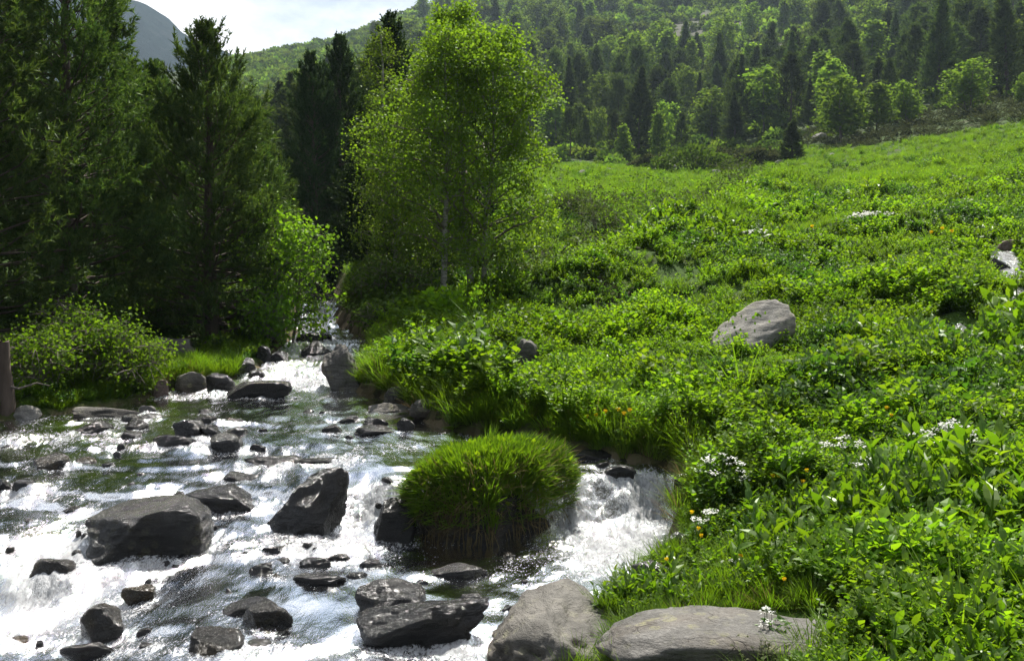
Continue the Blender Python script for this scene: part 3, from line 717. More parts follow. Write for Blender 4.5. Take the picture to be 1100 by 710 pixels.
# ------------------------------------------------------------------ trees
def pine_parts(h, R, seed, levels, nb, spacing, needle, k=14, wn=.012, base=.06, trunk_r=None, plume=1.3, power=.75, crookd=.03, up0=-8, up1=58):
    rng = np.random.default_rng(seed)
    tz = np.linspace(-.25, h, 9); cx = np.cumsum(rng.normal(0, crookd, 9)) * h / 9 * .9; cy = np.cumsum(rng.normal(0, crookd, 9)) * h / 9 * .9
    tp = np.stack([cx - cx[0], cy - cy[0], tz], -1); tr = trunk_r or h * .022
    tm = MB(); tube(tm, tp, tr * (1 - .9 * np.linspace(0, 1, 9)) + .004, 8)
    lm = MB(); TP = []; TD = []; TS = []
    for z in np.linspace(base * h, .985 * h, levels):
        f = (z + rng.uniform(-.3, .3) * h / levels) / h; f = min(max(f, .01), .995)
        Lr = R * ((1 - f) ** power) * min(1, .62 + 1.6 * f) + .015 * R
        c = np.array([np.interp(f * h, tz, tp[:, i]) for i in range(3)])
        a0 = rng.uniform(0, 6.28)
        for b in range(nb):
            az = a0 + b * 6.283 / nb + rng.normal(0, .3); l = Lr * rng.uniform(.55, 1.25)
            el = math.radians(up0 + (up1 - up0) * f + rng.normal(0, 9))
            d = np.array([math.cos(az) * math.cos(el), math.sin(az) * math.cos(el), math.sin(el)])
            s = np.linspace(0, 1, 6)[:, None]
            P = c + d * l * s + np.array([0, 0, 1.]) * l * (.22 * s ** 2.2) + rng.normal(0, .03 * l, (6, 3)) * s
            if l > .12 * R: tube(lm, P[:5], np.linspace(max(.006, tr * .22 * (1 - f)), .004, 5), 4)
            m_ = max(2, int(l / spacing))
            tt = rng.uniform(.18, 1, m_ * 3); tt = np.sqrt(tt * .9 + .1 * tt)
            base_p = np.stack([np.interp(tt, s[:, 0], P[:, i]) for i in range(3)], -1)
            side = norm(np.cross(d, [0, 0, 1.])); off = rng.normal(0, 1, m_ * 3)[:, None] * side * (.2 * l * (1.15 - tt))[:, None] + np.stack([0 * tt, 0 * tt, rng.normal(.0, .06 * l + .02, m_ * 3)], -1)
            TS.append(np.full(m_ * 3, .4 + .6 * min(1, Lr / (.4 * R)))); TP.append(base_p + off); TD.append(norm(d[None] * .7 + norm(off + 1e-6) * .5 + np.array([0, 0, .55]) + rng.normal(0, .25, off.shape)))
    TP = np.concatenate(TP); TD = np.concatenate(TD); n = len(TP); TS = np.concatenate(TS)[:, None, None]
    D = norm(TD[:, None] * .8 + rng.normal(0, .45, (n, k, 3))); ln = needle * TS * rng.uniform(.65, 1.15, (n, k, 1))
    sd_ = norm(np.cross(D, rng.normal(0, 1, (n, k, 3)))) * wn
    o = TP[:, None] + TD[:, None] * rng.uniform(-.6, 1.0, (n, k, 1)) * needle * TS * plume
    V = np.stack([o - sd_, o + sd_, o + D * ln], 2).reshape(-1, 3)
    cm = MB(); cm.add(V, np.arange(len(V)).reshape(-1, 3))
    return tm, lm, cm

def broad_parts(h, R, env, seed, nbr, leaves, leaf, stems=1, lean=0., up=38, base=.15, tr=None, droop=.25, stemspread=.08, jit=.09, twig=5):
    rng = np.random.default_rng(seed); tm = MB(); lm = MB(); LP = []
    tr = tr or h * .014
    ef = [e[0] for e in env]; er = [e[1] for e in env]
    per = max(1, int(leaves / (nbr * stems * twig)))
    for s_ in range(stems):
        az = rng.uniform(0, 6.28) if stems > 1 else 0; hh = h * (1 if s_ == 0 else rng.uniform(.72, .95))
        tz = np.linspace(-.25, hh, 10); f_ = np.clip(tz / hh, 0, 1)
        sway = np.cumsum(rng.normal(0, .012, (10, 2)) * h, 0) * .5; sway -= sway[0]
        ox = (math.cos(az) * stemspread * h * (f_ ** .8) if stems > 1 else 0 * f_) + lean * h * f_ ** 1.3; oy = math.sin(az) * stemspread * h * (f_ ** .8) if stems > 1 else 0 * f_
        tp = np.stack([sway[:, 0] + ox + (math.cos(az) * tr * 1.2 if stems > 1 else 0), sway[:, 1] + oy + (math.sin(az) * tr * 1.2 if stems > 1 else 0), tz], -1)
        tube(tm, tp, tr * (1 - .88 * np.linspace(0, 1, 10) ** .8) * (1 if s_ == 0 else .8) + .003, 8)
        for b in range(nbr):
            f = base + (1 - base) * (b + rng.uniform(0, 1)) / nbr * .985
            c = np.array([np.interp(f * hh, tz, tp[:, i]) for i in range(3)])
            l = R * np.interp(f, ef, er) * rng.uniform(.5, 1.2) / math.cos(math.radians(up)) * .92
            a = b * 2.399 + rng.normal(0, .35); el = math.radians(up + rng.normal(0, 11))
            d = np.array([math.cos(a) * math.cos(el), math.sin(a) * math.cos(el), math.sin(el)])
            s = np.linspace(0, 1, 6)[:, None]
            P = c + d * l * s - np.array([0, 0, 1.]) * l * droop * s ** 2 + rng.normal(0, .035 * l, (6, 3)) * s
            tube(lm, P, np.linspace(tr * .4 * (1 - f) + .005, .003, 6), 4)
            for q in range(twig):
                t0 = rng.uniform(.25, 1) ** .7; p0 = np.array([np.interp(t0, s[:, 0], P[:, i]) for i in range(3)])
                td = norm(d * .6 + rng.normal(0, .65, 3)); tl = l * rng.uniform(.18, .42) * (1.25 - .5 * t0) + jit
                w_ = np.linspace(0, 1, 4)[:, None]; Q = p0 + td * tl * w_ - np.array([0, 0, 1.]) * tl * .35 * w_ ** 2
                tube(lm, Q, np.linspace(.005, .002, 4), 3)
                m_ = rng.poisson(per) + 1; tt = rng.uniform(0, 1, m_) ** .8
                LP.append(np.stack([np.interp(tt, w_[:, 0], Q[:, i]) for i in range(3)], -1) + rng.normal(0, jit, (m_, 3)))
    LP = np.concatenate(LP); n = len(LP)
    D = norm(rng.normal(0, 1, (n, 3)) * np.array([1, 1, .6]) + np.array([0, 0, -.45])); U = norm(rng.normal(0, .8, (n, 3)) + np.array([0, 0, .8]))
    cm = MB(); stamp(cm, RH_V, RH_F, LP, frames(D, U), leaf * rng.uniform(.65, 1.25, n))
    return tm, lm, cm

def tree_thing(name, label, cat, parts, mats, loc, group=None, rz=0., sc=1.):
    t = thing(name, label, cat, loc, group, rz, sc)
    tm, lm, cm = parts
    ks = [tm.build('trunk', M[mats[0]], t, True)]
    if lm.n: ks.append(lm.build('branches', M[mats[1]], t, True))
    ks.append(cm.build('crown', M[mats[2]], t))
    KIDS[t.name] = ks
    return t
def tree_copy(src, label, loc, rz, sc, group=None):
    c = copy_tree(src); c.location = loc; c.rotation_euler = (0, 0, rz); c.scale = sc if isinstance(sc, tuple) else (sc,) * 3
    c['label'] = label
    if group: c['group'] = group
    return c
def base_at(px, Y, sink=.05):
    x = float(u_of(px)) * Y; return (x, Y, float(gz(x, Y)) - sink)
def tree_h(px, Y, pytop):
    x, y, z = base_at(px, Y); return CAMZ + t_of(pytop) * Y - z

# -- near pines: px of the trunk, distance, top pixel, crown radius (m), label, dark
NP = [
    (72, 14.2, -150, 1.75, 'tall dense pine filling the upper left, second trunk from the left edge', 0),
    (-25, 12.6, -200, 1.55, 'tall pine at the left edge with its crown cut by the frame', 0),
    (116, 17.5, -30, 1.35, 'dark pine standing just behind and right of the tallest left pines', 0),
    (228, 15.4, 32, 1.6, 'pointed pine alone with a spire top above the dark left bank', 0),
    (182, 19.5, 95, 1.3, 'shorter pine filling the gap between the tall pines and the spire topped pine', 0),
    (268, 22.0, 105, 1.45, 'dull green pine behind the bright sapling', 0),
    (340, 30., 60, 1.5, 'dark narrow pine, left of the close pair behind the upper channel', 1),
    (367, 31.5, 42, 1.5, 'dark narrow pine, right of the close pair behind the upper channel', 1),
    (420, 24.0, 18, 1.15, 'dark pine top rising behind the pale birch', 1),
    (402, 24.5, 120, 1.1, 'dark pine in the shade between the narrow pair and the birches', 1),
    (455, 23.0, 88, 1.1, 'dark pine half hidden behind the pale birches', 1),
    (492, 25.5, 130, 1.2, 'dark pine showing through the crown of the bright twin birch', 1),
    (168, 18.0, 72, 1.3, 'mid height pine between the tall left pines and the spire topped pine', 0),
    (270, 18.6, 150, 1.1, 'low pine behind the sapling, right under the spire topped pine', 0),
    (30, 18.5, -60, 1.7, 'pine in the second row behind the tall left pines', 0),
    (-110, 16.0, -160, 1.8, 'pine beyond the left edge, only branch tips showing', 0),
]
for i, (px, Y, top, R, lab, dk) in enumerate(NP):
    h = tree_h(px, Y, top); nl = int(30 + h * 2.2)
    parts = pine_parts(h, R, 100 + i * 13, nl, 6, .19, .105, 22, .010 if Y < 16 else .013, base=.04 if i not in (6, 7, 8, 9) else .05, power=.62 if not dk else .55, up1=55, trunk_r=.11 + .004 * h)
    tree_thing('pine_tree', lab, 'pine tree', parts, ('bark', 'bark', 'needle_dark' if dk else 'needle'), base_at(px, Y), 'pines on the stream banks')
# dead trunk at the left edge
tb = MB(); p = base_at(3, 10.7); tube(tb, [(p[0], p[1], p[2] - .1), (p[0] + .01, p[1], p[2] + .25), (p[0] - .02, p[1], p[2] + .5), (p[0] - .015, p[1], p[2] + .78)], [.11, .085, .08, .07], 10)
tb.add(*[np.array([(p[0] - .015 + .07 * math.cos(a), p[1] + .07 * math.sin(a), p[2] + .78 + .02 * math.sin(3 * a)) for a in np.linspace(0, 6.283, 10, endpoint=False)]), np.array([list(range(10))])])
tk = thing('tree_stump', 'reddish brown broken trunk with a bare branch at the left water edge', 'tree stump')
tb.build('trunk', M['bark'], tk, True)
bb = MB(); tube(bb, [(p[0], p[1], p[2] + .3), (p[0] + .18, p[1] - .05, p[2] + .27), (p[0] + .36, p[1] - .02, p[2] + .33), (p[0] + .5, p[1] - .02, p[2] + .3)], [.018, .014, .01, .005], 5); bb.build('branch', M['bark_grey'], tk, True)

# -- birches and saplings
ENV_B = [(0, .35), (.15, .8), (.3, .95), (.5, 1.0), (.7, .78), (.85, .5), (1, .12)]
ENV_O = [(0, .3), (.2, .8), (.5, 1), (.8, .8), (1, .3)]
def birch(lab, px, Y, top, R, seed, mat, leaves, stems=1, name='birch_tree', env=ENV_B, leaf=.05, bark='birch_bark', nbr=46, cat='birch tree', **kw):
    h = tree_h(px, Y, top)
    return tree_thing(name, lab, cat, broad_parts(h, R, env, seed, nbr, leaves, leaf, stems, **kw), (bark, 'bark_grey', mat), base_at(px, Y))
ENV_M = [(0, .3), (.15, .72), (.35, 1.0), (.5, .95), (.7, .62), (.85, .36), (1, .1)]
birch('tall bright yellow-green birch with twin trunks at the meadow edge', 511, 17.6, 8, 1.85, 211, 'birch', 34000, 2, base=.1, env=ENV_M, leaf=.058, nbr=48, twig=6, jit=.09, stemspread=.05)
birch('birch with a straight white trunk left of the bright twin birch', 478, 17.0, 40, 1.2, 223, 'birch', 15000, 1, jit=.12)
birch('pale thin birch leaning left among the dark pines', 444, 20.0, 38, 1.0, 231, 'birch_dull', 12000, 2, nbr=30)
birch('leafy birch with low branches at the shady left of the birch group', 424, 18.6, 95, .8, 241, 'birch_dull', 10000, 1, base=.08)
birch('bright green sapling lit by the sun over the upper channel', 312, 15.6, 222, .62, 251, 'sapling', 4200, 2, 'young_tree', ENV_O, .065, 'bark_grey', 26, cat='tree', base=.12, stemspread=.12)
birch('small bright bush at the foot of the sunlit sapling', 288, 15.0, 318, .42, 257, 'sapling', 1500, 2, 'bush', ENV_O, .06, 'bark_grey', 16, cat='bush', base=.1, stemspread=.15)
birch('bushy willow with bare grey stems on the left bank', 76, 11.9, 328, .4, 261, 'willow', 1900, 5, 'willow_bush', ENV_O, .05, 'bark_grey', 18, cat='bush', base=.22, stemspread=.3, tr=.014)
birch('smaller loose willow with thin stems right of the bushy willow', 118, 12.1, 350, .36, 262, 'willow', 1500, 5, 'willow_bush', ENV_O, .05, 'bark_grey', 14, cat='bush', base=.2, stemspread=.3, tr=.012)
birch('loose green bush hanging over the water at the left bank', 140, 11.9, 370, .45, 267, 'willow', 2600, 4, 'bush', ENV_O, .045, 'bark_grey', 14, cat='bush', base=.1, stemspread=.3, tr=.012)
birch('low leafy bush in front of the dead trunk', 40, 11.4, 362, .5, 269, 'willow', 2600, 4, 'bush', ENV_O, .045, 'bark_grey', 14, cat='bush', base=.1, stemspread=.3, tr=.012)
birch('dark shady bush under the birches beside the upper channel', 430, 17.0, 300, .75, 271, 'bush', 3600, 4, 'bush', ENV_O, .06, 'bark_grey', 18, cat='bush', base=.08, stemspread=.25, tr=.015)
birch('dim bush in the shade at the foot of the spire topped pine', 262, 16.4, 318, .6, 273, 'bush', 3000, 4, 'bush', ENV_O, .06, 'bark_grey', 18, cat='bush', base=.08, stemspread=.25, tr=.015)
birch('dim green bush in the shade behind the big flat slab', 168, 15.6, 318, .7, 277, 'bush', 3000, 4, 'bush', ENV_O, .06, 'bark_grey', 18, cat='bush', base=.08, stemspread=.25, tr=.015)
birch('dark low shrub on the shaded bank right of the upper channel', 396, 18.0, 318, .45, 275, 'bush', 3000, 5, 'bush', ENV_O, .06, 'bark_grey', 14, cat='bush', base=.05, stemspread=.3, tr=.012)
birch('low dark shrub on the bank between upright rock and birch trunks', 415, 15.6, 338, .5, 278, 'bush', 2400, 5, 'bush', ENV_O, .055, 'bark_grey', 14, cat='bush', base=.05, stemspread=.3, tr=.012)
for i, (px, Y, top, R, lab) in enumerate(((560, 22, 250, .7, 'slender young green bush behind the twin birch trunks'), (648, 31, 205, .9, 'dark leafy shrub on the meadow right of the birches'), (690, 30, 190, .8, 'thin upright green shrub in the meadow hollow'), (612, 34, 218, 1.0, 'low dark shrub beside the birch crown on the slope'), (728, 33, 200, .95, 'low dark shrub at the top of the meadow hollow'))):
    birch(lab, px, Y, top, R, 281 + i, 'bush' if i != 2 else 'willow', 2200, 4, 'bush', ENV_O, .08, 'bark_grey', 14, cat='bush', base=.06, stemspread=.28, tr=.015, jit=.12)

rg = np.random.default_rng(64)
for i, tt in enumerate(np.linspace(.05, 4.95, 17)):
    k = min(int(tt), 4); a, b = GULLY[k], GULLY[k + 1]; q = tt - k; x, Y = a[0] + (b[0] - a[0]) * q + rg.normal(0, .35), a[1] + (b[1] - a[1]) * q + rg.normal(0, .5)
    hh = rg.uniform(1.0, 1.7) * (1 + .02 * (Y - 20))
    tree_thing('bush', 'low dark green shrub among others in the hollow of the meadow', 'bush', broad_parts(hh, hh * .75, ENV_O, 900 + i, 12, 1500, .09, 4, base=.06, stemspread=.3, tr=.014, jit=.1), ('bark_grey', 'bark_grey', 'bush'), (x, Y, float(gz(x, Y)) - .05), 'shrubs in the meadow hollow')

# -- forest edge and wooded hillside: each tree its own object
def merged(parts, name, mats):
    tm, lm, cm = parts; mb = MB()
    for i, p_ in enumerate((tm, lm, cm)):
        if p_.n:
            for V, Fs in zip(p_.V, p_.F): mb.add(V, Fs - 0 if False else Fs - Fs.min(), i)
    return mb
CON = []
for i in range(8):
    parts = pine_parts(10, (2.3, 2.0, 2.6, 1.8, 2.5, 2.2, 3.0, 1.9)[i], 400 + i, (26, 24, 18, 28, 16, 20, 15, 22)[i], 5, .75, .5, 9, .07, base=(.08, .1, .16, .06, .3, .2, .38, .12)[i], power=(.8, .95, .6, .9, .5, .7, .45, 1.1)[i], trunk_r=.16, crookd=.05)
    CON.append([p_.mesh(n_, M[m_]) for p_, n_, m_ in zip(parts, ('trunk', 'branches', 'crown'), ('bark', 'bark', 'needle_far'))])
BRO = []
for i in range(5):
    parts = broad_parts(8, (2.0, 2.4, 1.6, 2.2, 1.3)[i], ENV_B if i in (2, 4) else ENV_O, 420 + i, 30, 1500, .42, 1 if i in (2, 4) else 2, base=.16, jit=.3, tr=.1, stemspread=.12)
    BRO.append([p_.mesh(n_, M[m_]) for p_, n_, m_ in zip(parts, ('trunk', 'branches', 'crown'), ('bark_grey', 'bark_grey', 'far_leaf' if i % 2 else 'far_leaf2'))])
def far_tree(kind, i, x, Y, h, label, group, rng, name, cat, small=False, wide=1.):
    ms = (CON if kind == 'c' else BRO)[i]; s = h / (10 if kind == 'c' else 8)
    t = thing(name, label, cat, (x, Y, float(gz(x, Y)) - .2), group, rng.uniform(0, 6.28)); q = rng.uniform(.95, 1.5); t.scale = (s * wide * q, s * wide * q * rng.uniform(.85, 1.15), s)
    t.rotation_euler = (rng.normal(0, .035), rng.normal(0, .035), t.rotation_euler[2])
    for me in ((ms[0], ms[2]) if small else ms): put(me.name.split('.')[0], me, t)
    return t
rng = np.random.default_rng(77)
placed = []
def free(x, Y, d):
    for (a, b, c) in placed:
        if (a - x) ** 2 + ((b - Y) * .8) ** 2 < (d * c) ** 2: return False
    return True
# hand placed trees along the edge of the meadow
for (kind, i, px, Y, top, wide, lab) in (
    ('b', 0, 902, 88, 84, 1.25, 'round bright green tree, first of the row at the forest edge above the heath'),
    ('b', 2, 938, 90, 92, 1.2, 'broad green tree, second of the row above the heath, touching its neighbours'),
    ('b', 0, 972, 92, 88, 1.2, 'broad green tree, third of the row above the heath'),
    ('b', 0, 1036, 90, 66, 1.2, 'round leafy green tree below the tall dark pines at upper right'),
    ('b', 0, 1092, 88, 80, 1.1, 'bright green tree at the right edge beside the heath'),
    ('b', 4, 704, 102, 122, .9, 'slim yellow-green young tree in front of the dark pines'),
    ('b', 2, 668, 104, 136, 1.1, 'small round yellow-green tree in front of the dark pines'),
    ('c', 3, 848, 76, 130, 1.5, 'small dark conifer alone at the top of the meadow'),
    ('c', 0, 1076, 100, -5, .9, 'tall dark pine at upper right, taller of a close pair'),
    ('c', 2, 1098, 104, 10, .9, 'tall dark pine at the right edge behind its taller twin'),
    ('c', 1, 1000, 108, 0, .9, 'tall dark pine rising over the row of round green trees'),
    ('c', 4, 846, 112, 62, 1.0, 'dark pine at the forest edge left of the row of green trees')):
    x = float(u_of(px)) * Y; h = CAMZ + t_of(top) * Y - float(gz(x, Y)) + .2
    far_tree(kind, i, x, Y, h, lab, None, rng, 'pine_tree' if kind == 'c' else 'broadleaf_tree', 'pine tree' if kind == 'c' else 'tree', wide=wide); placed.append((x, Y, 1))
def grow(n, kindp, Y0, Y1, pxr, hr, d, small, lab_c, lab_b, group, maxtry=6000, skip=True):
    k = 0
    for _ in range(maxtry):
        if k >= n: break
        Y = math.sqrt(rng.uniform(Y0 ** 2, Y1 ** 2)); px = rng.uniform(*pxr); x = float(u_of(px)) * Y
        if not free(x, Y, d): continue
        fu = int(np.clip((x / Y - U0) / (U1 - U0) * (NU - 1), 0, NU - 1)); fv = int(np.clip((math.log(Y) - V0) / (V1 - V0) * (NV - 1), 0, NV - 1))
        if scree[fu, fv] > .45 and rng.uniform() < .93: continue
        con = rng.uniform() < kindp(px, Y)
        h = rng.uniform(*hr[0 if con else 1])
        if Y < 125 and px > 860: h *= .85
        ptop = 300 - (float(gz(x, Y)) + h - CAMZ) / Y * F
        if px < 450 and ptop < np.interp(px, [150, 190, 260, 330, 380, 430], [80, 110, 110, 70, 45, 10]): continue
        far_tree('c' if con else 'b', int(rng.integers(8 if con else 5)), x, Y, h, lab_c if con else lab_b, group + (' conifers' if con else ' broadleaf trees'), rng, 'pine_tree' if con else 'broadleaf_tree', 'pine tree' if con else 'tree', small)
        placed.append((x, Y, 1)); k += 1
    return k
k1 = grow(125, lambda px, Y: .84, 108, 165, (560, 1160), ((4.5, 11.5), (5, 9)), 3.0, True, 'dark conifer in the dense lower belt of the wooded hillside', 'light green tree among the dark conifers of the lower belt', 'lower belt')
k2 = grow(275, lambda px, Y: .34 if px > 850 else .24, 165, 330, (430, 1180), ((6.5, 12.5), (6, 10.5)), 3.8, True, 'dark conifer scattered on the middle of the wooded hillside', 'light green broadleaf tree on the middle of the wooded hillside', 'middle hillside')
k3 = grow(50, lambda px, Y: .2, 330, 520, (400, 780), ((9, 14), (8, 13)), 6.5, True, 'small far conifer high on the wooded hillside', 'small far broadleaf tree high on the wooded hillside', 'upper hillside')
k4 = grow(35, lambda px, Y: .12, 90, 420, (230, 440), ((6, 9), (5, 8)), 4, True, 'conifer on the slope seen between the stream pines', 'light green tree on the slope seen between the stream pines', 'valley slope')
k5 = grow(40, lambda px, Y: 1.1, 28, 90, (-60, 420), ((7, 9), (5, 7)), 2.4, True, 'dark conifer in the woods behind the stream pines', 'green tree in the woods behind the stream pines', 'woods behind the stream')

# ------------------------------------------------------------------ plant kit for scattering (unit size about one metre tall)
LIB = bpy.data.collections.new('plant_library')
def lib(name, mb, mats, col):
    me = mb.mesh(name, mats); o = bpy.data.objects.new(name, me); col.objects.link(o); return o
def herb_mesh(seed, stems=10, per=9, leaf=.24, wid=.5, spread=42, flat=.5):
    rng = np.random.default_rng(seed); P = []; D = []; S = []; mb = MB()
    for s in range(stems):
        az = rng.uniform(0, 6.283); ti = math.radians(spread) * math.sqrt(rng.uniform(0, 1)); ln = rng.uniform(.5, .85)
        d = np.array([math.cos(az) * math.sin(ti), math.sin(az) * math.sin(ti), math.cos(ti)]); b = np.array([math.cos(az), math.sin(az), 0]) * rng.uniform(0, .12)
        for q in range(per):
            t = (q + rng.uniform(.3, 1)) / per; t = .25 + .75 * t
            a2 = q * 2.4 + rng.normal(0, .4)
            out = np.array([math.cos(a2), math.sin(a2), 0]); P.append(b + d * ln * t); D.append(norm(out * 1.0 + d * (.15 + .9 * t ** 3) + rng.normal(0, .15, 3))); S.append(leaf * rng.uniform(.65, 1.15) * (1.1 - .35 * t))
        Q = np.stack([b, b + d * ln * .5, b + d * ln]); tube(mb, Q, [.012, .01, .004], 3)
    P = np.array(P); D = np.array(D); S = np.array(S); U = np.array([0, 0, 1.]) + rng.normal(0, .25, P.shape)
    stamp(mb, LEAF_V, LEAF_F, P, frames(D, U), np.stack([S * wid * 1.6, S, S], -1)); return mb
def grass_mesh(seed, n=70, spread=.18, wid=.022, lean=.5):
    rng = np.random.default_rng(seed); mb = MB(); az = rng.uniform(0, 6.283, n); r = spread * np.sqrt(rng.uniform(0, 1, n))
    P = np.stack([r * np.cos(az), r * np.sin(az), 0 * r], -1); le = np.abs(rng.normal(0, lean, n)); a2 = az + rng.normal(0, .6, n)
    D = norm(np.stack([np.cos(a2) * le, np.sin(a2) * le, np.ones(n)], -1)); U = np.stack([np.cos(a2) * -1, np.sin(a2) * -1, np.full(n, .3)], -1)
    ln = rng.uniform(.45, 1, n); stamp(mb, BD_V, BD_F, P, frames(D, U), np.stack([np.full(n, wid), ln, ln], -1)); return mb
def broadplant_mesh(seed, stems=3, per=7, leaf=.42):
    rng = np.random.default_rng(seed); mb = MB(); P = []; D = []; S = []; U = []
    for s in range(stems):
        az = rng.uniform(0, 6.283); b = np.array([math.cos(az), math.sin(az), 0]) * rng.uniform(.02, .25); ti = rng.uniform(0, .3); d = np.array([math.cos(az) * ti, math.sin(az) * ti, 1]); d = d / np.linalg.norm(d); hh = rng.uniform(.45, .8)
        tube(mb, [b, b + d * hh * .5, b + d * hh], [.02, .016, .006], 5)
        for q in range(per):
            t = (q + .6) / per; a2 = q * 2.2 + rng.normal(0, .3); out = np.array([math.cos(a2), math.sin(a2), 0])
            P.append(b + d * hh * t); D.append(norm(out * (1.1 - .8 * t) + np.array([0, 0, .45 + .7 * t]))); U.append(norm(-out + np.array([0, 0, 1.2]))); S.append(leaf * rng.uniform(.75, 1.15) * (1.15 - .55 * t))
    P = np.array(P); D = np.array(D); S = np.array(S); U = np.array(U)
    stamp(mb, BL_V, BL_F, P, frames(D, U), np.stack([S * .48, S, S], -1)); return mb

HERBS = bpy.data.collections.new('herb_library'); GRASSES = bpy.data.collections.new('grass_library'); SHRUBS = bpy.data.collections.new('shrub_library')
for i in range(4): lib('a_herb_%s' % 'abcd'[i], herb_mesh(500 + i, 14, 12, .195, .5), M['herb'], HERBS)
for i in range(2): lib('b_herb_%s' % 'abcd'[i], herb_mesh(510 + i, 17, 15, .13, .55, 48), M['herb'], HERBS)
for i in range(2): lib('c_herb_%s' % 'abcd'[i], herb_mesh(520 + i, 11, 11, .2, .42), M['herb_dark'], HERBS)
for i in range(2): lib('d_broad_%s' % 'abcd'[i], broadplant_mesh(530 + i, 3, 7, .4), M['broad'], HERBS)
for i in range(2): lib('e_grass_%s' % 'abcd'[i], grass_mesh(540 + i, 60), M['grass'], HERBS)
q = grass_mesh(545, 16, .12, .016, .28); r_ = np.random.default_rng(546); tip = np.stack([r_.normal(0, .16, 40), r_.normal(0, .16, 40), r_.uniform(.65, 1.05, 40)], -1)
stamp(q, RH_V, RH_F, tip, frames(r_.normal(0, .3, tip.shape) + np.array([0, 0, 1.]), r_.normal(0, 1, tip.shape)), .05 * r_.uniform(.6, 1.2, 40), 1)
lib('f_stalks', q, [M['grass'], M['willow']], HERBS)
for i in range(3): lib('grass_%s' % 'abcd'[i], grass_mesh(550 + i, 90, .3, .02, .55), M['grass'], GRASSES)
lib('grass_dry', grass_mesh(560, 70, .3, .018, .8), M['grass_dry'], GRASSES)
for i in range(3): lib('shrub_%s' % 'abcd'[i], herb_mesh(570 + i, 22, 14, .1, .5, 60), M['heath'], SHRUBS)

def scatter(name, label, cat, P, rot, sc, idx, col):
    me = bpy.data.meshes.new(name); me.vertices.add(len(P)); me.vertices.foreach_set('co', np.asarray(P, np.float32).ravel())
    fattr(me, 'scl', sc)
    a = me.attributes.new('idx', 'INT', 'POINT'); a.data.foreach_set('value', np.asarray(idx, np.int32))
    a = me.attributes.new('rot', 'FLOAT_VECTOR', 'POINT'); a.data.foreach_set('vector', np.asarray(rot, np.float32).ravel())
    o = put(name, me); tag(o, label, cat, kind='stuff')
    g = bpy.data.node_groups.new(name, 'GeometryNodeTree')
    g.interface.new_socket('Geometry', in_out='INPUT', socket_type='NodeSocketGeometry'); g.interface.new_socket('Geometry', in_out='OUTPUT', socket_type='NodeSocketGeometry')
    gi = g.nodes.new('NodeGroupInput'); go = g.nodes.new('NodeGroupOutput'); ip = g.nodes.new('GeometryNodeInstanceOnPoints'); ci = g.nodes.new('GeometryNodeCollectionInfo')
    ci.inputs['Collection'].default_value = col; ci.inputs['Separate Children'].default_value = True; ci.inputs['Reset Children'].default_value = True
    def na(n_, dt):
        q = g.nodes.new('GeometryNodeInputNamedAttribute'); q.data_type = dt; q.inputs['Name'].default_value = n_; return q.outputs['Attribute']
    er = g.nodes.new('FunctionNodeEulerToRotation')
    ip.inputs['Pick Instance'].default_value = True
    g.links.new(gi.outputs[0], ip.inputs['Points']); g.links.new(ci.outputs[0], ip.inputs['Instance']); g.links.new(na('idx', 'INT'), ip.inputs['Instance Index'])
    g.links.new(na('rot', 'FLOAT_VECTOR'), er.inputs[0]); g.links.new(er.outputs[0], ip.inputs['Rotation']); g.links.new(na('scl', 'FLOAT'), ip.inputs['Scale'])
    g.links.new(ip.outputs[0], go.inputs[0])
    md = o.modifiers.new('scatter', 'NODES'); md.node_group = g
    return o

RK = np.array([r[:4] for r in ROCKS])
def clear_of_rocks(x, y, pad=.0):
    ok = np.ones(len(x), bool)
    for (a, b, c, d) in RK: ok &= ((x - a) / (c * .95 + pad)) ** 2 + ((y - b) / (d * .95 + pad)) ** 2 > 1
    return ok
def clear_of_rill(x, y):
    ok = np.ones(len(x), bool)
    for p_ in RILLP[::3]: ok &= ((x - p_[0]) / .3) ** 2 + ((y - p_[1]) / .6) ** 2 > 1
    return ok
def in_heath(x, y):
    px = x / y * F + 550
    lo = np.interp(px, [830, 860, 900, 960, 1050, 1120, 1250], [200, 92, 80, 74, 72, 70, 68])
    return (y > lo) & (px > 830)

rng = np.random.default_rng(9)
n = 72000
Y = rng.uniform(3.6, 104, n); near = rng.uniform(size=n) < .3; Y = np.where(near, rng.uniform(3.6, 16, n), Y)
u = rng.uniform(-.28, .68, n); x = u * Y
ok = (chan(x, Y) < -.06 * np.clip(Y / 8, 1, 3)) & (x > st_xr(np.minimum(Y, 39)) * np.where(Y < 30, 1, .0) - np.where(Y < 30, 0, 4)) & clear_of_rocks(x, Y, .05) & clear_of_rill(x, Y) & ~in_heath(x, Y) & ~((Y < 5.7) & (x / Y > .05) & (x / Y < .33))
x = x[ok]; Y = Y[ok]; n = len(x)
cl = n2(x, Y, .8, 3, 91); zone = n2(x, Y, .28, 3, 92)
s = .24 * np.clip(Y / 8, .75, 8) ** .5 * (1 + .9 * cl) * rng.uniform(.6, 1.3, n) * np.where(rng.uniform(size=n) < .05, 1.6, 1)
grassy = (zone > .24) | (Y + 7 * zone > 34)
thin = (n2(x, Y, 1.5, 2, 95) < -.2) & (rng.uniform(size=n) < .75) & (Y < 26)
sp = n2(x, Y, .55, 3, 93) + rng.normal(0, .13, n); sp2 = n2(x, Y, .35, 3, 94) + rng.normal(0, .1, n)
kind = rng.integers(0, 4, n)
kind = np.where(sp > .16, rng.integers(4, 6, n), kind)
kind = np.where(sp < -.17, rng.integers(6, 8, n), kind)
